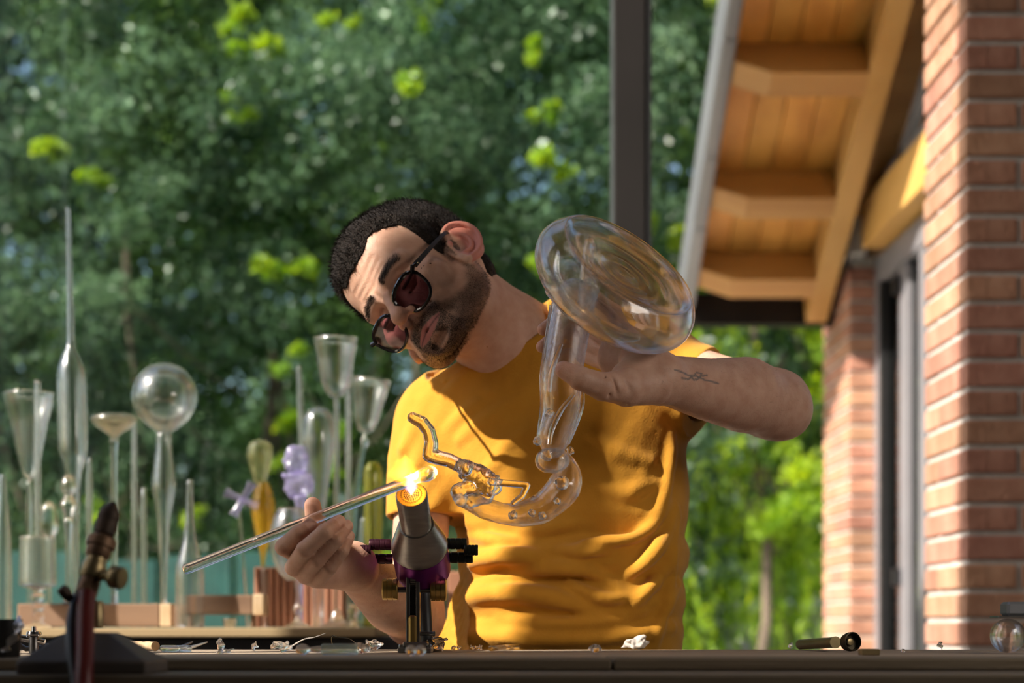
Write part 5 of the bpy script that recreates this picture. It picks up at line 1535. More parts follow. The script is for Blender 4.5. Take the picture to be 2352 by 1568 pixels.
def flame_part(name, prof, mat, axis, org):
    mb = MB().lathe(prof, (0, 0, 0), (0, 0, 1), 20, cap=False)
    o = bpy.data.objects.new(name, np_mesh(name, mb.V, mb.F)); o.data.materials.append(mat)
    COL.objects.link(o); o.parent = flame
    o.matrix_local = axis_matrix(tuple(np.array(org) - FB), tuple(axis))
    return o
up = np.array([0.0, -0.12, 1.0])
flame_part('inner_cone', [(0, 0), (0.004, 0.001), (0.0085, 0.010), (0.0075, 0.018), (0.003, 0.028), (0, 0.030)], flame_mat('white_core', ((0.45, 0.35, 1.0), (1.0, 0.9, 1.0)), 260, 0.2, 0.030, 0.010), (0.0, -0.55, 1.0), FB + np.array([0, 0, -0.001]))
flame_part('outer_flame', [(0, 0), (0.012, 0.002), (0.024, 0.010), (0.022, 0.018), (0.012, 0.030), (0, 0.040)], flame_mat('orange_flame', ((1.0, 0.30, 0.01), (1.0, 0.55, 0.05)), 150, 1.2, 0.039, 0.024), tuple(up), FB + np.array([-0.006, -0.014, 0.008]))
flame_part('side_lick', [(0, 0), (0.006, 0.003), (0.010, 0.016), (0.008, 0.030), (0.003, 0.042), (0, 0.046)], flame_mat('yellow_lick', ((1.0, 0.33, 0.01), (1.0, 0.60, 0.06)), 140, 0.7, 0.046, 0.012), (0.85, 0.1, 0.55), FB + np.array([-0.006, -0.018, 0.010]))
fl = bpy.data.lights.new('flame_light', 'POINT'); fl.energy = 0.06; fl.color = (1.0, 0.55, 0.18); fl.shadow_soft_size = 0.012
flo = bpy.data.objects.new('flame_light', fl); COL.objects.link(flo); flo.parent = flame; flo.location = (0.004, -0.012, 0.022)
# ================================================================== glassware on the shelf behind
M_GW = glass_mat('thin_clear_glass', (0.98, 0.99, 0.985), rough=0.015, sheen=0.07, clear=0.40)
M_GW_ROD = glass_mat('tube_glass', (0.97, 0.985, 0.98), rough=0.015, sheen=0.07, clear=0.30)
M_GW_YEL = glass_mat('pale_yellow_glass', (0.98, 0.98, 0.78), rough=0.015, sheen=0.07, clear=0.6, milk=0.10, milk_col=(0.80, 0.82, 0.45))
M_GW_AMB = glass_mat('amber_glass', (1.0, 0.86, 0.34), rough=0.015, sheen=0.07, clear=0.6, milk=0.16, milk_col=(0.95, 0.62, 0.06))
M_GW_LIL = glass_mat('lilac_glass', (0.88, 0.86, 1.0), rough=0.015, sheen=0.07, clear=0.6, wob=0.3, wob_scale=60, milk=0.24, milk_col=(0.66, 0.60, 0.95))
M_GW_TEAL = glass_mat('sea_green_glass', (0.84, 0.96, 0.95), rough=0.015, sheen=0.07, clear=0.4)
M_GW_GRN = glass_mat('olive_yellow_glass', (0.92, 0.90, 0.42), rough=0.015, sheen=0.07, clear=0.6, milk=0.1, milk_col=(0.60, 0.58, 0.10))
M_GW_PINK = glass_mat('peach_glass', (0.99, 0.95, 0.88), rough=0.015, sheen=0.07, clear=0.45)
GG = 'blown glass pieces on the display shelf'
def vessel(name, cx, d, prof_px, label, cat, mat=M_GW, t=0.0022, hollow=True, lean=0.0, group=GG, parent=None, part=None, open_top=False, n=36, z_base=None):
    """prof_px: [(half width px, photo row)] from bottom to top"""
    zs = [W(0, p[1], d)[2] for p in prof_px]; rs = [M_PX(p[0], d) for p in prof_px]
    z0 = zs[0] if z_base is None else z_base
    if z_base is not None: zs[0] = z_base
    org = np.array([W(cx, 0, d)[0], d, z0])
    P = [(r, z - z0) for r, z in zip(rs, zs)]
    P = [(max(0.0, float(a[0])), float(a[1])) for a in smooth_curve(P, 4)]
    axis = np.array([lean, 0, 1.0])
    mb = MB()
    if hollow:
        A = np.array(P); T = np.gradient(A, axis=0); N = np.stack([T[:, 1], -T[:, 0]], 1); N /= np.maximum(np.linalg.norm(N, axis=1), 1e-9)[:, None]
        I = A - N * t
        I = np.array([p for p in I if p[0] > 0.0004])
        if len(I) < 3: hollow = False
        elif open_top:
            prof = [tuple(p) for p in A] + [tuple(p) for p in I[::-1]] + [(0, float(I[0, 1]))]
            if A[0, 0] > 1e-6: prof = [(0, float(A[0, 1]))] + prof
            mb.lathe(prof, tuple(org), tuple(axis), n, cap=False)
        else:
            mb.lathe([(0, P[0][1])] + P + [(0, P[-1][1])], tuple(org), tuple(axis), n, cap=False)
            mb.lathe(([(0, float(I[0, 1]))] + [tuple(p) for p in I] + [(0, float(I[-1, 1]))])[::-1], tuple(org), tuple(axis), n, cap=False)
    if not hollow:
        mb.lathe([(0, P[0][1])] + P + [(0, P[-1][1])], tuple(org), tuple(axis), n, cap=False)
    if parent is not None:
        return mb.build(part, mat, parent, True, autosmooth=False)
    o = mb.build(name, mat, None, True, autosmooth=False)
    return tag(o, label, cat, group)
def piece(name, cx, d, label, cat, group=GG):
    return empty(name, (W(cx, 0, d)[0], d, SH_Z), label, cat, group)
ZB = SH_Z + 0.0004

# wooden holders first
hold1 = empty('drilled_wood_block', (W(215, 0, 3.30)[0], 3.30, SH_Z), 'long low wooden block with upright tubes standing in it', 'wood block')
def wbox(x0, x1, y0, y1, d0, d1, parent, name, mat, bev=0.002):
    a, b = W(x0, y1, d0), W(x1, y0, d0)
    return MB().box((a[0], d0, a[2]), (b[0], d1, b[2]), bev=bev).build(name, mat, parent)
wbox(40, 366, 1386, 1439, 3.28, 3.40, hold1, 'block', M_OAK)
wbox(367, 394, 1386, 1439, 3.28, 3.40, hold1, 'end_grain', M_OAK_END)
hold2 = empty('raised_wood_rack', (W(515, 0, 3.26)[0], 3.26, SH_Z), 'small wooden rack raised on legs, pale end grain at its right end', 'wood rack')
wbox(426, 580, 1366, 1411, 3.24, 3.30, hold2, 'rack_bar', M_OAK)
wbox(581, 606, 1364, 1413, 3.24, 3.30, hold2, 'end_grain', M_OAK_END)
for x0, x1 in ((400, 412), (432, 440), (575, 583)):
    wbox(x0, x1, 1411.5 if x0 != 400 else 1390, 1440.2, 3.25, 3.29, hold2, 'leg', M_OAK)
hold3 = empty('ribbed_block', (W(690, 0, 3.46)[0], 3.46, SH_Z), 'tall reddish block with vertical ribs behind the wine glass', 'ribbed block')
wbox(584, 792, 1302, 1440.2, 3.44, 3.52, hold3, 'block', M_RIB)
for i in range(13):
    x = 584 + i * 16
    wbox(x + 1, x + 10, 1303, 1440.0, 3.432, 3.4395, hold3, 'rib', M_RIB, 0.001)
hold4 = empty('ribbed_block', (W(1050, 0, 3.46)[0], 3.46, SH_Z), 'narrow reddish ribbed block half hidden behind the shirt', 'ribbed block')
hold4.location.z = 0.0
wbox(1028, 1066, 1312, 1440, 3.60, 3.66, hold4, 'block', M_RIB)
MB().box((W(1022, 0, 3.6)[0], 3.58, 0.0), (W(1075, 0, 3.6)[0], 3.68, SH_Z - 0.0005), bev=0.003).build('pedestal', M_BLACK, hold4)

# 1 left-edge bottle
vessel('glass_jar', 6, 3.30, [(20, 1440), (21, 1400), (21, 1300), (17, 1200), (10, 1130), (8, 1100), (6, 1090)], 'clear glass jar cut by the left edge of the frame', 'jar', z_base=ZB)
# 2 flaring goblet at the far left on a long stem
g = piece('stemmed_goblet', 66, 3.42, 'wide flaring goblet on a long stem at the far left', 'goblet')
vessel('', 68, 3.42, [(3, 1100), (14, 1092), (24, 1060), (34, 1010), (44, 960), (54, 925), (58, 902)], None, None, t=0.0016, open_top=True, parent=g, part='bowl')
vessel('', 67, 3.42, [(34, 1440), (30, 1436), (8, 1428), (5, 1400), (5, 1250), (7, 1160), (5, 1101)], None, None, hollow=False, parent=g, part='stem', z_base=ZB)
# 3 cup with twisted stem in front
g = piece('twisted_stem_cup', 88, 3.24, 'short clear cup on a twisted knotty stem at the left', 'cup')
vessel('', 87, 3.24, [(41, 1344), (43, 1340), (42, 1300), (41, 1250), (41, 1232)], None, None, t=0.0018, open_top=True, parent=g, part='bowl')
vessel('', 87, 3.24, [(40, 1440), (34, 1437), (12, 1428), (15, 1415), (10, 1405), (16, 1394), (10, 1384), (16, 1372), (11, 1362), (15, 1352), (42, 1346)], None, None, hollow=False, mat=M_GLASS_S, parent=g, part='stem', z_base=ZB)
# 4 thin rod, 5 tall tube bottle
vessel('glass_rod', 86, 3.36, [(7, 1386), (7, 1200), (7, 1000), (7, 882), (5, 880)], 'thin upright glass tube in front of the flaring goblet', 'glass rod', M_GW_ROD, z_base=W(0, 1386, 3.28)[2])
vessel('tall_glass_pipette', 176, 3.34, [(6, 1386), (8, 1300), (9, 1200), (14, 1110), (24, 1062), (31, 1040), (33, 1000), (33, 900), (31, 850), (20, 815), (10, 790), (8, 740), (6, 600), (5, 490), (4, 476)], 'tall slender glass pipette with a long thin neck pointing up', 'pipette', M_GW_ROD, lean=-0.022, t=0.0022, z_base=W(0, 1386, 3.28)[2])
# 6 mushroom
g = piece('glass_mushroom', 262, 3.36, 'clear glass mushroom with flat cap on a thin stem', 'glass mushroom')
vessel('', 262, 3.36, [(8, 1008), (14, 998), (34, 985), (50, 972), (53, 962), (46, 954), (20, 950), (0, 949)], None, None, parent=g, part='cap', mat=M_GW_PINK)
vessel('', 262, 3.36, [(7, 1386), (7, 1200), (7, 1100), (8, 1022), (11, 1014), (8, 1009)], None, None, hollow=False, parent=g, part='stem', mat=M_GW_ROD, z_base=W(0, 1386, 3.28)[2])
# 7 globe
g = piece('glass_globe', 377, 3.32, 'large clear glass globe on a waisted hollow stem', 'glass globe')
vessel('', 378, 3.32, [(18, 992), (30, 984), (52, 966), (69, 940), (75, 912), (69, 880), (52, 854), (28, 839), (0, 834)], None, None, t=0.0026, parent=g, part='globe')
vessel('', 376, 3.32, [(7, 1386), (8, 1320), (12, 1260), (14, 1200), (22, 1150), (27, 1118), (24, 1080), (18, 1030), (17, 993)], None, None, t=0.0022, parent=g, part='stem', z_base=W(0, 1386, 3.28)[2])
# 8 small bottle
vessel('glass_bottle', 436, 3.22, [(30, 1440), (33, 1434), (33, 1360), (32, 1305), (24, 1270), (14, 1230), (10, 1180), (8, 1140), (7, 1102)], 'narrow necked clear bottle beneath the cold end of the rod', 'bottle', t=0.002, z_base=ZB)
# thin tubes behind
vessel('glass_rod', 308, 3.55, [(6, 1440), (6, 1200), (6, 1010), (6, 965)], 'thin tube behind the flat glass mushroom', 'glass rod', M_GW_ROD, z_base=ZB)
vessel('glass_rod', 330, 3.60, [(7, 1440), (7, 1300), (7, 1200), (5, 1120)], 'short thin tube between mushroom and globe stem', 'glass rod', M_GW_ROD, z_base=ZB)
vessel('glass_rod', 205, 3.50, [(5, 1440), (5, 1300), (7, 1130), (5, 1050)], 'thin tube just right of the tall pipette', 'glass rod', M_GW_ROD, z_base=ZB)
vessel('glass_rod', 705, 3.58, [(6, 1300), (7, 1000), (7, 930), (5, 850), (3, 838)], 'thin pointed rod behind the egg shaped bulb', 'glass rod', M_GW_ROD, lean=-0.03, z_base=ZB)
vessel('glass_rod', 800, 3.44, [(6, 1440), (7, 1200), (7, 1000), (7, 872)], 'thick upright tube between the two tall goblets', 'glass rod', M_GW_ROD, z_base=ZB)
# small figure with amber parts
g = piece('glass_figurine', 155, 3.30, 'small peach tinted glass figurine between the goblet and the pipette', 'figurine')
vessel('', 157, 3.30, [(10, 1188), (16, 1170), (20, 1160), (14, 1146), (10, 1136), (18, 1124), (17, 1108), (9, 1092), (0, 1088)], None, None, hollow=False, parent=g, part='body', mat=M_GW_PINK)
vessel('', 157, 3.30, [(24, 1386), (9, 1376), (6, 1300), (7, 1240), (12, 1190)], None, None, hollow=False, parent=g, part='stem', mat=M_GW_ROD, z_base=W(0, 1386, 3.28)[2])
vessel('glass_figurine', 112, 3.46, [(22, 1440), (8, 1425), (6, 1340), (8, 1250), (22, 1215), (20, 1180), (14, 1160), (0, 1150)], 'blurred clear glass bud low between goblet and pipette', 'figurine', M_GW_PINK, hollow=False, z_base=ZB)
# 10 yellow stopper, 11 lilac cross, 12 lilac head
g = piece('yellow_glass_stopper', 604, 3.40, 'yellow glass stopper with pale bulb top and amber belly', 'glass stopper')
vessel('', 597, 3.40, [(15, 1108), (16, 1100), (20, 1085), (27, 1062), (30, 1040), (26, 1020), (12, 1011), (0, 1009)], None, None, parent=g, part='bulb', mat=M_GW_YEL, t=0.004)
vessel('', 604, 3.40, [(4, 1302), (8, 1270), (14, 1240), (20, 1215), (27, 1180), (27, 1155), (22, 1130), (15, 1112), (15, 1108)], None, None, parent=g, part='belly', mat=M_GW_AMB, t=0.005)
vessel('', 606, 3.40, [(6, 1440), (6, 1400), (6, 1340), (5, 1302)], None, None, hollow=False, parent=g, part='stem', mat=M_GW_ROD, z_base=ZB)
g = piece('lilac_glass_cross', 552, 3.38, 'small lilac glass cross tilted beside the yellow stopper', 'glass cross')
cc = W(552, 1145, 3.38)
for a, b in (((518, 1130), (592, 1162)), ((580, 1108), (535, 1184))):
    A_, B_ = W(*a, 3.38), W(*b, 3.38)
    MB().tube([A_, A_ * .8 + B_ * .2, (A_ + B_) / 2, A_ * .2 + B_ * .8, B_], [.0100, .0072, .0060, .0072, .0100], 12).build('arm', M_GW_LIL, g, True)
MB().tube([W(548, 1155, 3.385), W(556, 1250, 3.39), W(566, 1360, 3.40), (W(570, 0, 3.4)[0], 3.4, ZB)], .003, 10).build('stem', M_GW_ROD, g, True)
g = piece('lilac_glass_bust', 684, 3.36, 'lilac glass bust on a thin stem above the thumb', 'glass figurine')
lump('head', W(678, 1058, 3.36), M_PX(34, 3.36), 21, M_GW_LIL, g, h=0.003, sq=(0.75, 0.8, 1.0), amp=0.3)
lump('shoulders', W(684, 1108, 3.36), M_PX(38, 3.36), 22, M_GW_LIL, g, h=0.003, sq=(0.95, 0.8, 0.85), amp=0.28)
vessel('', 690, 3.36, [(5, 1440), (6, 1340), (10, 1240), (14, 1200), (10, 1170), (16, 1140)], None, None, hollow=False, parent=g, part='stem', mat=M_GW_LIL, z_base=ZB)
# 13 elongated bulb
vessel('glass_bulb', 731, 3.38, [(14, 1302), (16, 1200), (20, 1140), (30, 1080), (37, 1030), (38, 990), (32, 955), (18, 938), (0, 935)], 'egg shaped clear glass bulb tapering down, left of the tall goblets', 'glass bulb', t=0.0024, z_base=ZB)
# 15 / 17 tall goblets
g = piece('tall_goblet', 772, 3.34, 'tallest goblet, straight faceted bowl on a thin stem and wide foot', 'goblet')
vessel('', 771, 3.34, [(4, 916), (18, 908), (32, 885), (40, 850), (45, 815), (51, 776)], None, None, t=0.0018, open_top=True, parent=g, part='bowl', n=12)
vessel('', 773, 3.34, [(40, 1440), (36, 1438), (20, 1425), (9, 1400), (6, 1380), (6, 1150), (6, 950), (6, 917)], None, None, hollow=False, parent=g, part='stem', z_base=ZB)
g = piece('tilted_goblet', 836, 3.47, 'leaning goblet on a sea green stem beside the man', 'goblet')
vessel('', 838, 3.47, [(4, 996), (18, 988), (27, 968), (34, 930), (46, 870)], None, None, t=0.0018, open_top=True, parent=g, part='bowl', lean=0.12, n=12)
vessel('', 838, 3.47, [(5, 1030), (10, 1012), (6, 1004), (4, 997)], None, None, hollow=False, parent=g, part='knot')
MB().tube([W(838, 1012, 3.47), W(828, 1060, 3.47), W(815, 1140, 3.47), W(806, 1250, 3.47), W(803, 1380, 3.47)], [.0045, .005, .0065, .006, .005], 12).build('stem', M_GW_TEAL, g, True)
vessel('', 803, 3.47, [(30, 1440), (26, 1437), (8, 1425), (6, 1381)], None, None, hollow=False, parent=g, part='foot', mat=M_GW_TEAL, z_base=ZB)
# 18 olive dome
vessel('olive_glass_dome', 857, 3.48, [(22, 1440), (22, 1350), (21, 1250), (21, 1150), (22, 1100), (20, 1075), (12, 1062), (0, 1059)], 'olive yellow glass tube with a domed top beside the sleeve', 'glass tube', M_GW_GRN, t=0.003, z_base=ZB)
# 19 wine glass in front
g = piece('wine_glass', 676, 3.22, 'rounded wine glass with knotted stem behind the holding hand', 'wine glass')
vessel('', 668, 3.22, [(4, 1334), (14, 1330), (32, 1308), (46, 1270), (48, 1230), (40, 1190), (28, 1166)], None, None, t=0.0018, open_top=True, parent=g, part='bowl')
vessel('', 684, 3.22, [(34, 1440), (28, 1437), (10, 1426), (6, 1412), (13, 1398), (7, 1388), (5, 1365), (8, 1340), (4, 1332)], None, None, hollow=False, parent=g, part='stem', z_base=ZB)
# more blurred pieces between arm and block
vessel('glass_bottle', 838, 3.50, [(26, 1440), (28, 1380), (26, 1320), (18, 1270), (12, 1220), (10, 1190)], 'clear bottle just left of the burner, behind the wrist', 'bottle', t=0.002, z_base=ZB)
vessel('small_glass_funnel', 812, 3.24, [(14, 1440), (8, 1425), (10, 1412), (16, 1400), (9, 1388), (0, 1384)], 'tiny peach glass trinket right of the wide goblet foot', 'glass trinket', M_GW_PINK, hollow=False, z_base=ZB)
vessel('small_cup', 528, 3.22, [(13, 1440), (14, 1436), (17, 1420)], 'tiny pinkish cup on the shelf below the wooden rack', 'cup', M_GW_PINK, t=0.0015, open_top=True, z_base=ZB)
# ================================================================== small things on the bench
def bench_d(py): return 0.030 * F_PX / (py - CY)
M_CORK = pm('cork_handle', (0.50, 0.36, 0.21), (0.30, 0.19, 0.10), rough=0.8, scale=40, stretch=(1, 1, 1))
M_CHROME = pm('chrome', (0.75, 0.75, 0.76), (0.65, 0.65, 0.66), rough=0.12, metal=1.0)
M_ALU = pm('crumpled_foil', (0.72, 0.72, 0.74), (0.55, 0.55, 0.57), rough=0.3, metal=1.0, scale=50, bump=0.4)
M_BRASS_OLD = pm('tarnished_brass', (0.40, 0.30, 0.15), (0.26, 0.20, 0.10), rough=0.38, metal=0.8, scale=25)
M_BRASS_DK = pm('blackened_brass', (0.08, 0.065, 0.04), (0.05, 0.04, 0.03), rough=0.4, metal=0.9, scale=30)
M_COPPER = pm('oxidised_copper', (0.30, 0.17, 0.09), (0.15, 0.09, 0.055), rough=0.5, metal=0.55, scale=30)
M_CHARRED = pm('charred_tip', (0.10, 0.065, 0.045), (0.06, 0.045, 0.035), rough=0.6, metal=0.6, scale=60)
M_RED_HOSE = pm('red_hose', (0.16, 0.018, 0.015), (0.12, 0.012, 0.010), rough=0.4, scale=20)
M_GREY_HOSE = pm('grey_blue_hose', (0.05, 0.06, 0.075), (0.04, 0.05, 0.06), rough=0.45, scale=20)
M_PAPER = pm('white_tissue', (0.50, 0.45, 0.40), (0.44, 0.39, 0.35), rough=0.9, scale=20, bump=0.3, bump_scale=60)
M_BASE = pm('dark_slate_base', (0.10, 0.08, 0.065), (0.07, 0.056, 0.046), rough=0.6, scale=14)

# ---- hand torch on its weighted stand at the left, close to the camera
LZ = TZ - 0.0118
hd = 1.58
stand = empty('torch_stand', (W(195, 0, hd)[0], hd, LZ), 'dark pyramid shaped weight carrying the upright hand torch', 'stand')
a0, a1 = W(60, 0, hd)[0], W(352, 0, hd)[0]; c0_, c1_ = W(150, 0, hd)[0], W(250, 0, hd)[0]
V = [(a0, 1.545, LZ), (a1, 1.545, LZ), (a1, 1.655, LZ), (a0, 1.655, LZ)]
V += [(x, y, LZ + 0.011) for x, y, z in V[:4]]
zt = W(0, 1452, hd)[2]
V += [(c0_, 1.58, zt), (c1_, 1.58, zt), (c1_, 1.62, zt), (c0_, 1.62, zt)]
Fs = [(3, 2, 1, 0), (0, 1, 5, 4), (1, 2, 6, 5), (2, 3, 7, 6), (3, 0, 4, 7), (4, 5, 9, 8), (5, 6, 10, 9), (6, 7, 11, 10), (7, 4, 8, 11), (8, 9, 10, 11)]
MB().add(V, Fs).build('weight', M_BASE, stand, bevel=0.002)
torch = empty('hand_torch', W(195, 1452, 1.575), 'old brass hand torch standing at the left with a red hose', 'torch')
TA, TB = W(196, 1370, 1.575), W(258, 1160, 1.60)
tdir = (TB - TA); tl = float(np.linalg.norm(tdir)); tdir /= tl
def seg(t0, t1, prof, name, mat, n=20):
    o = TA + tdir * tl * t0; L_ = tl * (t1 - t0)
    return MB().lathe([(r, h * L_) for r, h in prof], tuple(o), tuple(tdir), n).build(name, mat, torch, True)
u = lambda n: M_PX(n, 1.58)
seg(0.0, 0.20, [(u(23), 0), (u(25), .1), (u(25), .8), (u(23), 1)], 'collar', M_COPPER)
seg(0.20, 0.42, [(u(26), 0), (u(29), .15), (u(29), .6), (u(25), .8), (u(24), 1)], 'valve_body', M_BRASS_OLD)
seg(0.42, 0.66, [(u(26), 0), (u(29), .1), (u(29), .45), (u(34), .5), (u(34), .85), (u(29), .95), (u(19), 1)], 'barrel', M_COPPER)
seg(0.66, 0.82, [(u(17), 0), (u(24), .12), (u(26), .6), (u(25), 1)], 'tip_shank', M_CHARRED)
seg(0.82, 1.03, [(u(24), 0), (u(26), .2), (u(24), .5), (u(12), .85), (u(7), 1)], 'tip', M_CHARRED)
kA = W(222, 1318, 1.58); kB = W(292, 1330, 1.57)
MB().lathe([(u(13), 0), (u(13), .45 * .028), (u(22), .5 * .028), (u(27), .6 * .028), (u(27), 0.026), (u(24), 0.0275), (0, 0.028)], tuple(kA), tuple(kB - kA), 12).build('valve_knob', M_BRASS_OLD, torch, True)
MB().lathe([(u(9), 0), (u(14), .008), (u(14), .014), (u(8), .016)], tuple(W(165, 1380, 1.57)), (-0.6, -0.2, 0.8), 12).build('hose_clip', M_CHARRED, torch, True)
MB().lathe([(u(16), 0), (u(16), .022), (u(12), .024)], tuple(W(222, 1440, 1.59)), (0, 0, 1), 12).build('fitting', M_BRASS_OLD, torch, True)
MB().tube(smooth_curve([W(200, 1362, 1.568), W(196, 1420, 1.555), W(194, 1500, 1.535), W(192, 1580, 1.518), W(192, 1760, 1.50)], 6), u(21), 16).build('hose', M_RED_HOSE, torch, True)
MB().tube(smooth_curve([W(178, 1368, 1.585), W(164, 1430, 1.56), W(164, 1500, 1.535), W(176, 1580, 1.52), W(180, 1760, 1.50)], 6), u(12), 12).build('hose', M_GREY_HOSE, torch, True)

# ---- torn metal cup at the left edge
cd = 1.72
cup = empty('metal_cup', (W(0, 0, cd)[0], cd, TZ), 'black lined metal cup with a torn silver lip at the left edge', 'cup')
MB().lathe([(0, 0.0), (u(34), 0.0), (u(38), 0.002), (u(44), 0.038), (u(42), 0.038), (u(36), 0.004), (0, 0.003)], (W(-2, 0, cd)[0], cd + 0.02, TZ), (0, 0, 1), 28).build('bowl', M_RUBBER, cup, True)
lip = smooth_curve([W(10, 1496, 1.69), W(18, 1484, 1.69), W(32, 1462, 1.688), (W(42, 1440, 1.69)), W(44, 1414, 1.70)], 5)
V = []; Fs = []
for i, p in enumerate(lip):
    w_ = 0.0035 + 0.002 * math.sin(i * 0.9)
    for dx, dy in ((-w_, -.0006), (w_, -.001), (w_, .0004), (-w_, .0008)): V.append(p + np.array([dx, dy + 0.0006 * math.sin(i), 0]))
for i in range(len(lip) - 1):
    for k in range(4): Fs.append((i * 4 + k, i * 4 + (k + 1) % 4, i * 4 + 4 + (k + 1) % 4, i * 4 + 4 + k))
Fs += [(3, 2, 1, 0), tuple(len(V) - 4 + k for k in range(4))]
MB().add(V, Fs).build('torn_lip', M_ALU, cup)

# ---- little metal tools
def rod_on(name, x0, y0, x1, y1, r, mat, label, cat, n=14, lift=0.0, group=None):
    """straight rod lying on the bench; rows give where it touches"""
    d0, d1 = bench_d(y0), bench_d(y1)
    a = W(x0, y0, d0); b = W(x1, y1, d1); a[2] = b[2] = TZ + r + 0.0003 + lift
    d_ = (b - a); L_ = float(np.linalg.norm(d_))
    o = MB().lathe([(0, 0), (r * .8, 0), (r, r * .25), (r, L_ - r * .25), (r * .8, L_), (0, L_)], tuple(a), tuple(d_), n).build(name, mat, None, True)
    return tag(o, label, cat, group)
ch = empty('chrome_clamp', W(75, 1497, 2.0), 'small chrome clamp with a screw, lying by the metal cup', 'clamp')
MB().tube([W(42, 1464, 2.02), W(70, 1468, 2.02), W(103, 1475, 2.02)], .0038, 10).build('arm', M_CHROME, ch, True)
MB().lathe([(0, 0), (.006, 0), (.006, .018), (.0045, .02), (0, .02)], (W(78, 0, 2.02)[0], 2.02, TZ + 0.0002), (0, 0, 1), 10).build('screw', M_SS_DK, ch, True)
MB().lathe([(0, .02), (.008, .0202), (.009, .022), (.008, .025), (.003, .0255), (.0025, .031), (0, .031)], (W(78, 0, 2.02)[0], 2.02, TZ), (0, 0, 1), 16).build('nut', M_CHROME, ch, True)
MB().tube([W(40, 1478, 2.03), W(60, 1490, 2.03), W(95, 1486, 2.03), W(112, 1482, 2.03)], .003, 8).build('jaw', M_SS_DK, ch, True)
ck = empty('cork_handled_tool', W(320, 1492, 2.25), 'tool with a cork wrapped handle behind the torch stand', 'tool')
cA, cB = W(262, 1484, 2.30), W(357, 1481, 2.20); cA[2] = cB[2] = TZ + 0.0062
pr = []
for i in range(15):
    t = i / 14; pr.append((0.0060 - (0.0006 if i % 3 == 1 else 0), t * float(np.linalg.norm(cB - cA))))
MB().lathe([(0, 0)] + pr + [(0, pr[-1][1] + 0.001)], tuple(cA), tuple(cB - cA), 18).build('handle', M_CORK, ck, True)
MB().tube([cA, cA + (cA - cB) * 0.6], .0022, 8).build('shank', M_SS_DK, ck, True)
rod_on('glass_rod_offcut', 372, 1497, 436, 1498, .0042, M_GLASS_S, 'short thick glass rod end with a broken face, left of the tweezers', 'glass offcut')
tw = empty('tweezers', W(450, 1495, 2.2), 'steel tweezers with two open tips beside the rod end', 'tweezers')
for q in ([(395, 1492, 2.30), (440, 1486, 2.30), (476, 1474, 2.28)], [(395, 1493, 2.31), (420, 1484, 2.33), (443, 1473, 2.34)]):
    MB().tube([W(*p) for p in q], [.0018, .0024, .0008], 6).build('prong', M_SS, tw, True)
# shards and lumps of glass
GS = 'glass scraps on the bench'
def scrap(x, y, r, seed, label, sq=(1, 1, 1), amp=0.6, lift=0, fr=1.6):
    d = bench_d(y); c = W(x, y, d); R_ = M_PX(r, d); c[2] = TZ + R_ * sq[2] * 0.85 + lift
    o = lump('glass_scrap', c, R_, seed, M_GLASS_S, None, h=R_ / 6, sq=sq, amp=amp, fr=fr)
    zmin = min(v.co.z for v in o.data.vertices)
    o.location.z += TZ + 0.0003 - zmin
    return tag(o, label, 'glass scrap', GS)
scrap(506, 1497, 11, 31, 'upright lump of scrap glass right of the tweezers', (0.8, 0.8, 1.3))
scrap(520, 1502, 13, 32, 'flat glass flake in front of the upright lump', (1.5, 0.8, 0.35))
scrap(582, 1498, 9, 33, 'tiny pointed glass splinter mid bench', (0.9, 0.7, 1.0), 0.9)
scrap(645, 1499, 13, 34, 'knot of melted glass with a long thread', (1.6, 0.9, 0.65), 0.7)
scrap(862, 1493, 17, 35, 'clear melted glass lump left of the burner base', (1.25, 0.8, 0.55), 0.5)
scrap(1005, 1496, 17, 36, 'jagged glass shards right of the burner base', (1.5, 0.9, 0.55), 0.95)
scrap(1048, 1494, 8, 37, 'small glass crumb right of the shards', (1.3, .8, .4), 0.8)
scrap(1092, 1494, 8, 38, 'tiny crumbs of glass left of the short tube', (1.6, .8, .3), 0.9)
scrap(1366, 1502, 13, 39, 'round glass lump in front of the shirt hem', (1.1, .9, .7), 0.5)
scrap(1816, 1491, 6, 40, 'tiny glass bead left of the brass nozzle', (1, 1, 1), 0.4)
scrap(2158, 1493, 7, 41, 'small pale glass splinter right of the washer', (0.8, .6, 1.1), 0.9)
scrap(2074, 1499, 5, 42, 'tiny glass grain right of the washer', (1, 1, .7), 0.5)
scrap(832, 1501, 14, 43, 'broken glass knob beside the vial', (1, .8, .8), 0.6)
th = empty('glass_thread', W(660, 1498, 2.05), 'fine glass thread rising from the melted knot', 'glass thread')
MB().tube(smooth_curve([(W(662, 0, 2.05)[0], 2.05, TZ + 0.004), W(676, 1480, 2.05), W(700, 1467, 2.05), W(722, 1463, 2.05), W(748, 1454, 2.05)], 6), list(np.linspace(.0011, .0003, 25)), 6).build('thread', M_PAPER, th, True)
vial = empty('glass_vial', W(760, 1505, 1.86), 'blurred glass vial with a round stopper lying near the bench front', 'vial')
vd = 1.85; vr = 0.0062
vx = lambda p: W(p, 0, vd)[0]
MB().lathe([(0, 0), (vr * .8, 0), (vr, .001), (vr, vx(820) - vx(738)), (vr * .9, vx(822) - vx(738)), (0, vx(822) - vx(738))], (vx(738), vd, TZ + vr + .0003), (1, 0, 0), 20).build('tube', M_GW_TEAL, vial, True)
MB().lathe([(vr * .55, 0), (vr * .6, .004), (vr * .4, .011), (vr * .9, .016), (vr * 1.0, .021), (vr * .7, .026), (0, .0275)], (vx(738), vd, TZ + vr + .0003), (-1, 0, 0), 18).build('stopper', M_GLASS_S, vial, True)
clip = empty('bent_metal_strip', W(790, 1497, 2.1), 'bent springy metal strip behind the vial', 'metal strip')
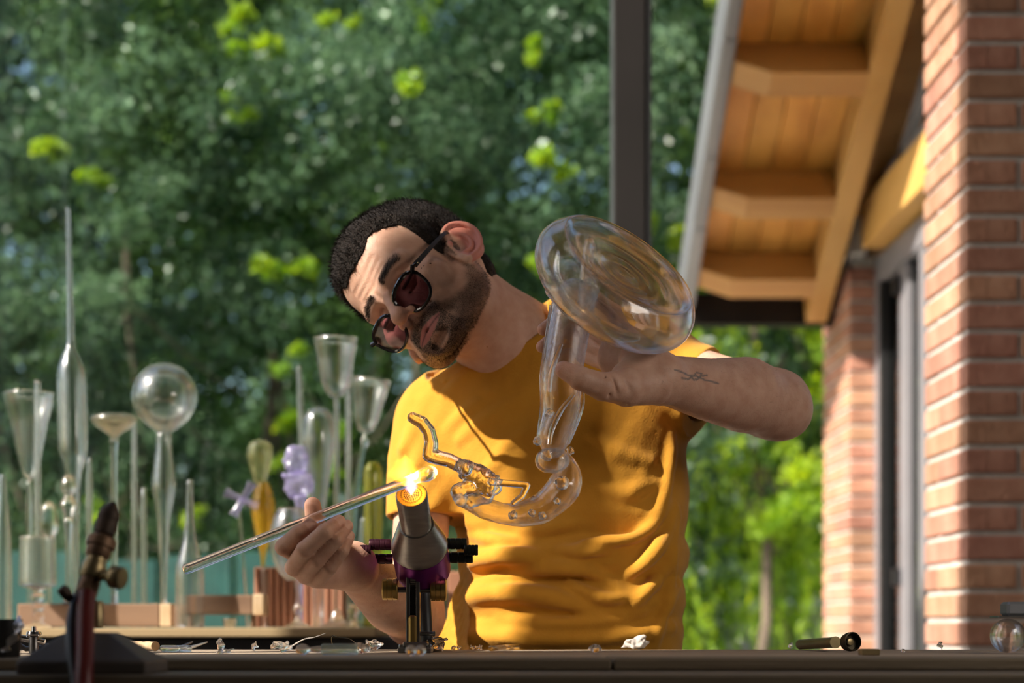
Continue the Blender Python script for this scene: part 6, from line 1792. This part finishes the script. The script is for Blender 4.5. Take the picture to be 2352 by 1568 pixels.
pts = [W(772, 1492, 2.1), W(762, 1478, 2.1), W(762, 1461, 2.1), W(776, 1464, 2.1), W(800, 1467, 2.1), W(816, 1478, 2.1), W(830, 1494, 2.1)]
pts = smooth_curve(pts, 4); V = []; Fs = []
for p in pts:
    for dy, dz in ((-.006, 0), (.006, 0), (.006, .0008), (-.006, .0008)): V.append(p + np.array([0.0004, dy, dz]))
for i in range(len(pts) - 1):
    for k in range(4): Fs.append((i * 4 + k, i * 4 + (k + 1) % 4, i * 4 + 4 + (k + 1) % 4, i * 4 + 4 + k))
Fs += [(3, 2, 1, 0), tuple(len(V) - 4 + k for k in range(4))]
MB().add(V, Fs).build('strip', M_SS_DK, clip)
for i, (x, lab) in enumerate(((944, 'left glass marble in front of the burner base'), (966, 'right glass marble in front of the burner base'))):
    d = 1.80; r = 0.0058
    tag(MB().lathe([(r * math.sin(t), -r * math.cos(t)) for t in np.linspace(0, math.pi, 14)], (W(x, 0, d)[0], d, TZ + r + .0003), (0, 0, 1), 20, cap=False).build('glass_marble', M_GLASS, None, True), lab, 'marble', 'glass marbles on the bench')
rod_on('glass_tube_offcut', 1127, 1495, 1189, 1491, .0035, M_GLASS_S, 'short clear glass tube lying in front of the shirt', 'glass offcut')
# crumpled tissue
pc = W(1458, 1488, 2.30)
PS = SDF()
prand = np.random.default_rng(5)
for i in range(9):
    a = pc + np.array([prand.uniform(-.017, .017), prand.uniform(-.008, .008), prand.uniform(0, .006)]); b = pc + np.array([prand.uniform(-.018, .018), prand.uniform(-.008, .008), prand.uniform(.004, .017)])
    PS.cap(a, b, .0022, .0016, .0035)
PS.ell(pc + np.array([0.001, 0, .006]), (.014, .007, .006), .005)
PS.put(lambda X, Y, Z, Fv: Fv + vnoise(X * 230, Y * 230, Z * 230, 4) * .0016, (0, 0, 0), (0, 0, 0), 'i', 0)
v, q = PS.bake(0.0009); v, q = biggest(v, q); v[:, 2] += TZ + 0.0003 - v[:, 2].min()
tag(mobj('crumpled_tissue', np_mesh('crumpled_tissue', v, q, False), M_PAPER), 'crumpled scrap of white tissue at the shirt hem', 'tissue')
# brass nozzle lying on the right
nz_ = empty('brass_nozzle', W(1900, 1490, 2.2), 'tarnished brass nozzle with a round mouth lying on the bench', 'nozzle')
nA, nB = W(1838, 1488, 2.30), W(1950, 1488, 2.14); nA[2] = TZ + 0.0072; nB[2] = TZ + 0.0125
nd = nB - nA; nl = float(np.linalg.norm(nd))
MB().lathe([(0, 0), (.0062, 0), (.0068, .001), (.0068, nl * .72), (.0075, nl * .74)], tuple(nA), tuple(nd), 24).build('pipe', M_BRASS_OLD, nz_, True)
mouth_ax = np.array([0.35, -0.93, 0.08])
mc = nB + np.array([0.002, -0.006, -0.0002])
MB().lathe([(.006, -.016), (.0105, -.010), (.0118, -.004), (.0118, .003), (.0105, .0035), (.0100, .000), (.0100, -.005), (.0055, -.0052), (.0050, -.003), (.0030, -.003), (0, -.004)], tuple(mc), tuple(mouth_ax), 28, cap=False).build('mouth', M_BRASS_DK, nz_, True)
MB().lathe([(.0042, -.0055), (.0042, -.0022), (.0030, -.0018), (0, -.0018)], tuple(mc), tuple(mouth_ax), 18).build('inner_disc', M_BRASS_OLD, nz_, True)
# little square block
blk = MB().box((W(1975, 0, 1.86)[0], 1.85, TZ + .0002), (W(2017, 0, 1.86)[0], 1.87, TZ + .0068), bev=.0008).build('small_block', M_BRASS_OLD)
tag(blk, 'small flat metal block in front of the brass nozzle', 'metal block')
# globe under a bracket at the right edge
gd = 2.0
gl = empty('clamped_glass_ball', W(2312, 1497, gd), 'clear glass ball held under a grey metal clamp at the right edge', 'glass ball')
r = M_PX(40, gd); gc = (W(2315, 0, gd)[0], gd, TZ + r + .0003)
Pg = [(r * math.sin(t), -r * math.cos(t)) for t in np.linspace(0, math.pi, 20)]
mb = MB().lathe(Pg, gc, (0, 0, 1), 36, cap=False); mb.lathe([(a * .88, b * .88) for a, b in Pg][::-1], gc, (0, 0, 1), 36, cap=False)
mb.build('ball', M_GLASS, gl, True, autosmooth=False)
tz_ = TZ + 2 * r + .0006
MB().box((W(2283, 0, gd)[0], gd - .018, tz_), (W(2400, 0, gd)[0], gd + .018, tz_ + .0022), bev=.0006).build('clamp_plate', M_SS, gl)
MB().box((W(2305, 0, gd)[0], gd - .015, tz_ + .0023), (W(2372, 0, gd)[0], gd + .015, tz_ + .0185), bev=.003).build('clamp_head', M_FLASH, gl)
MB().box((W(2362, 0, gd)[0], gd - .012, TZ + .0003), (W(2385, 0, gd)[0], gd + .012, tz_ - .0002), bev=.001).build('clamp_post', M_SS_DK, gl)
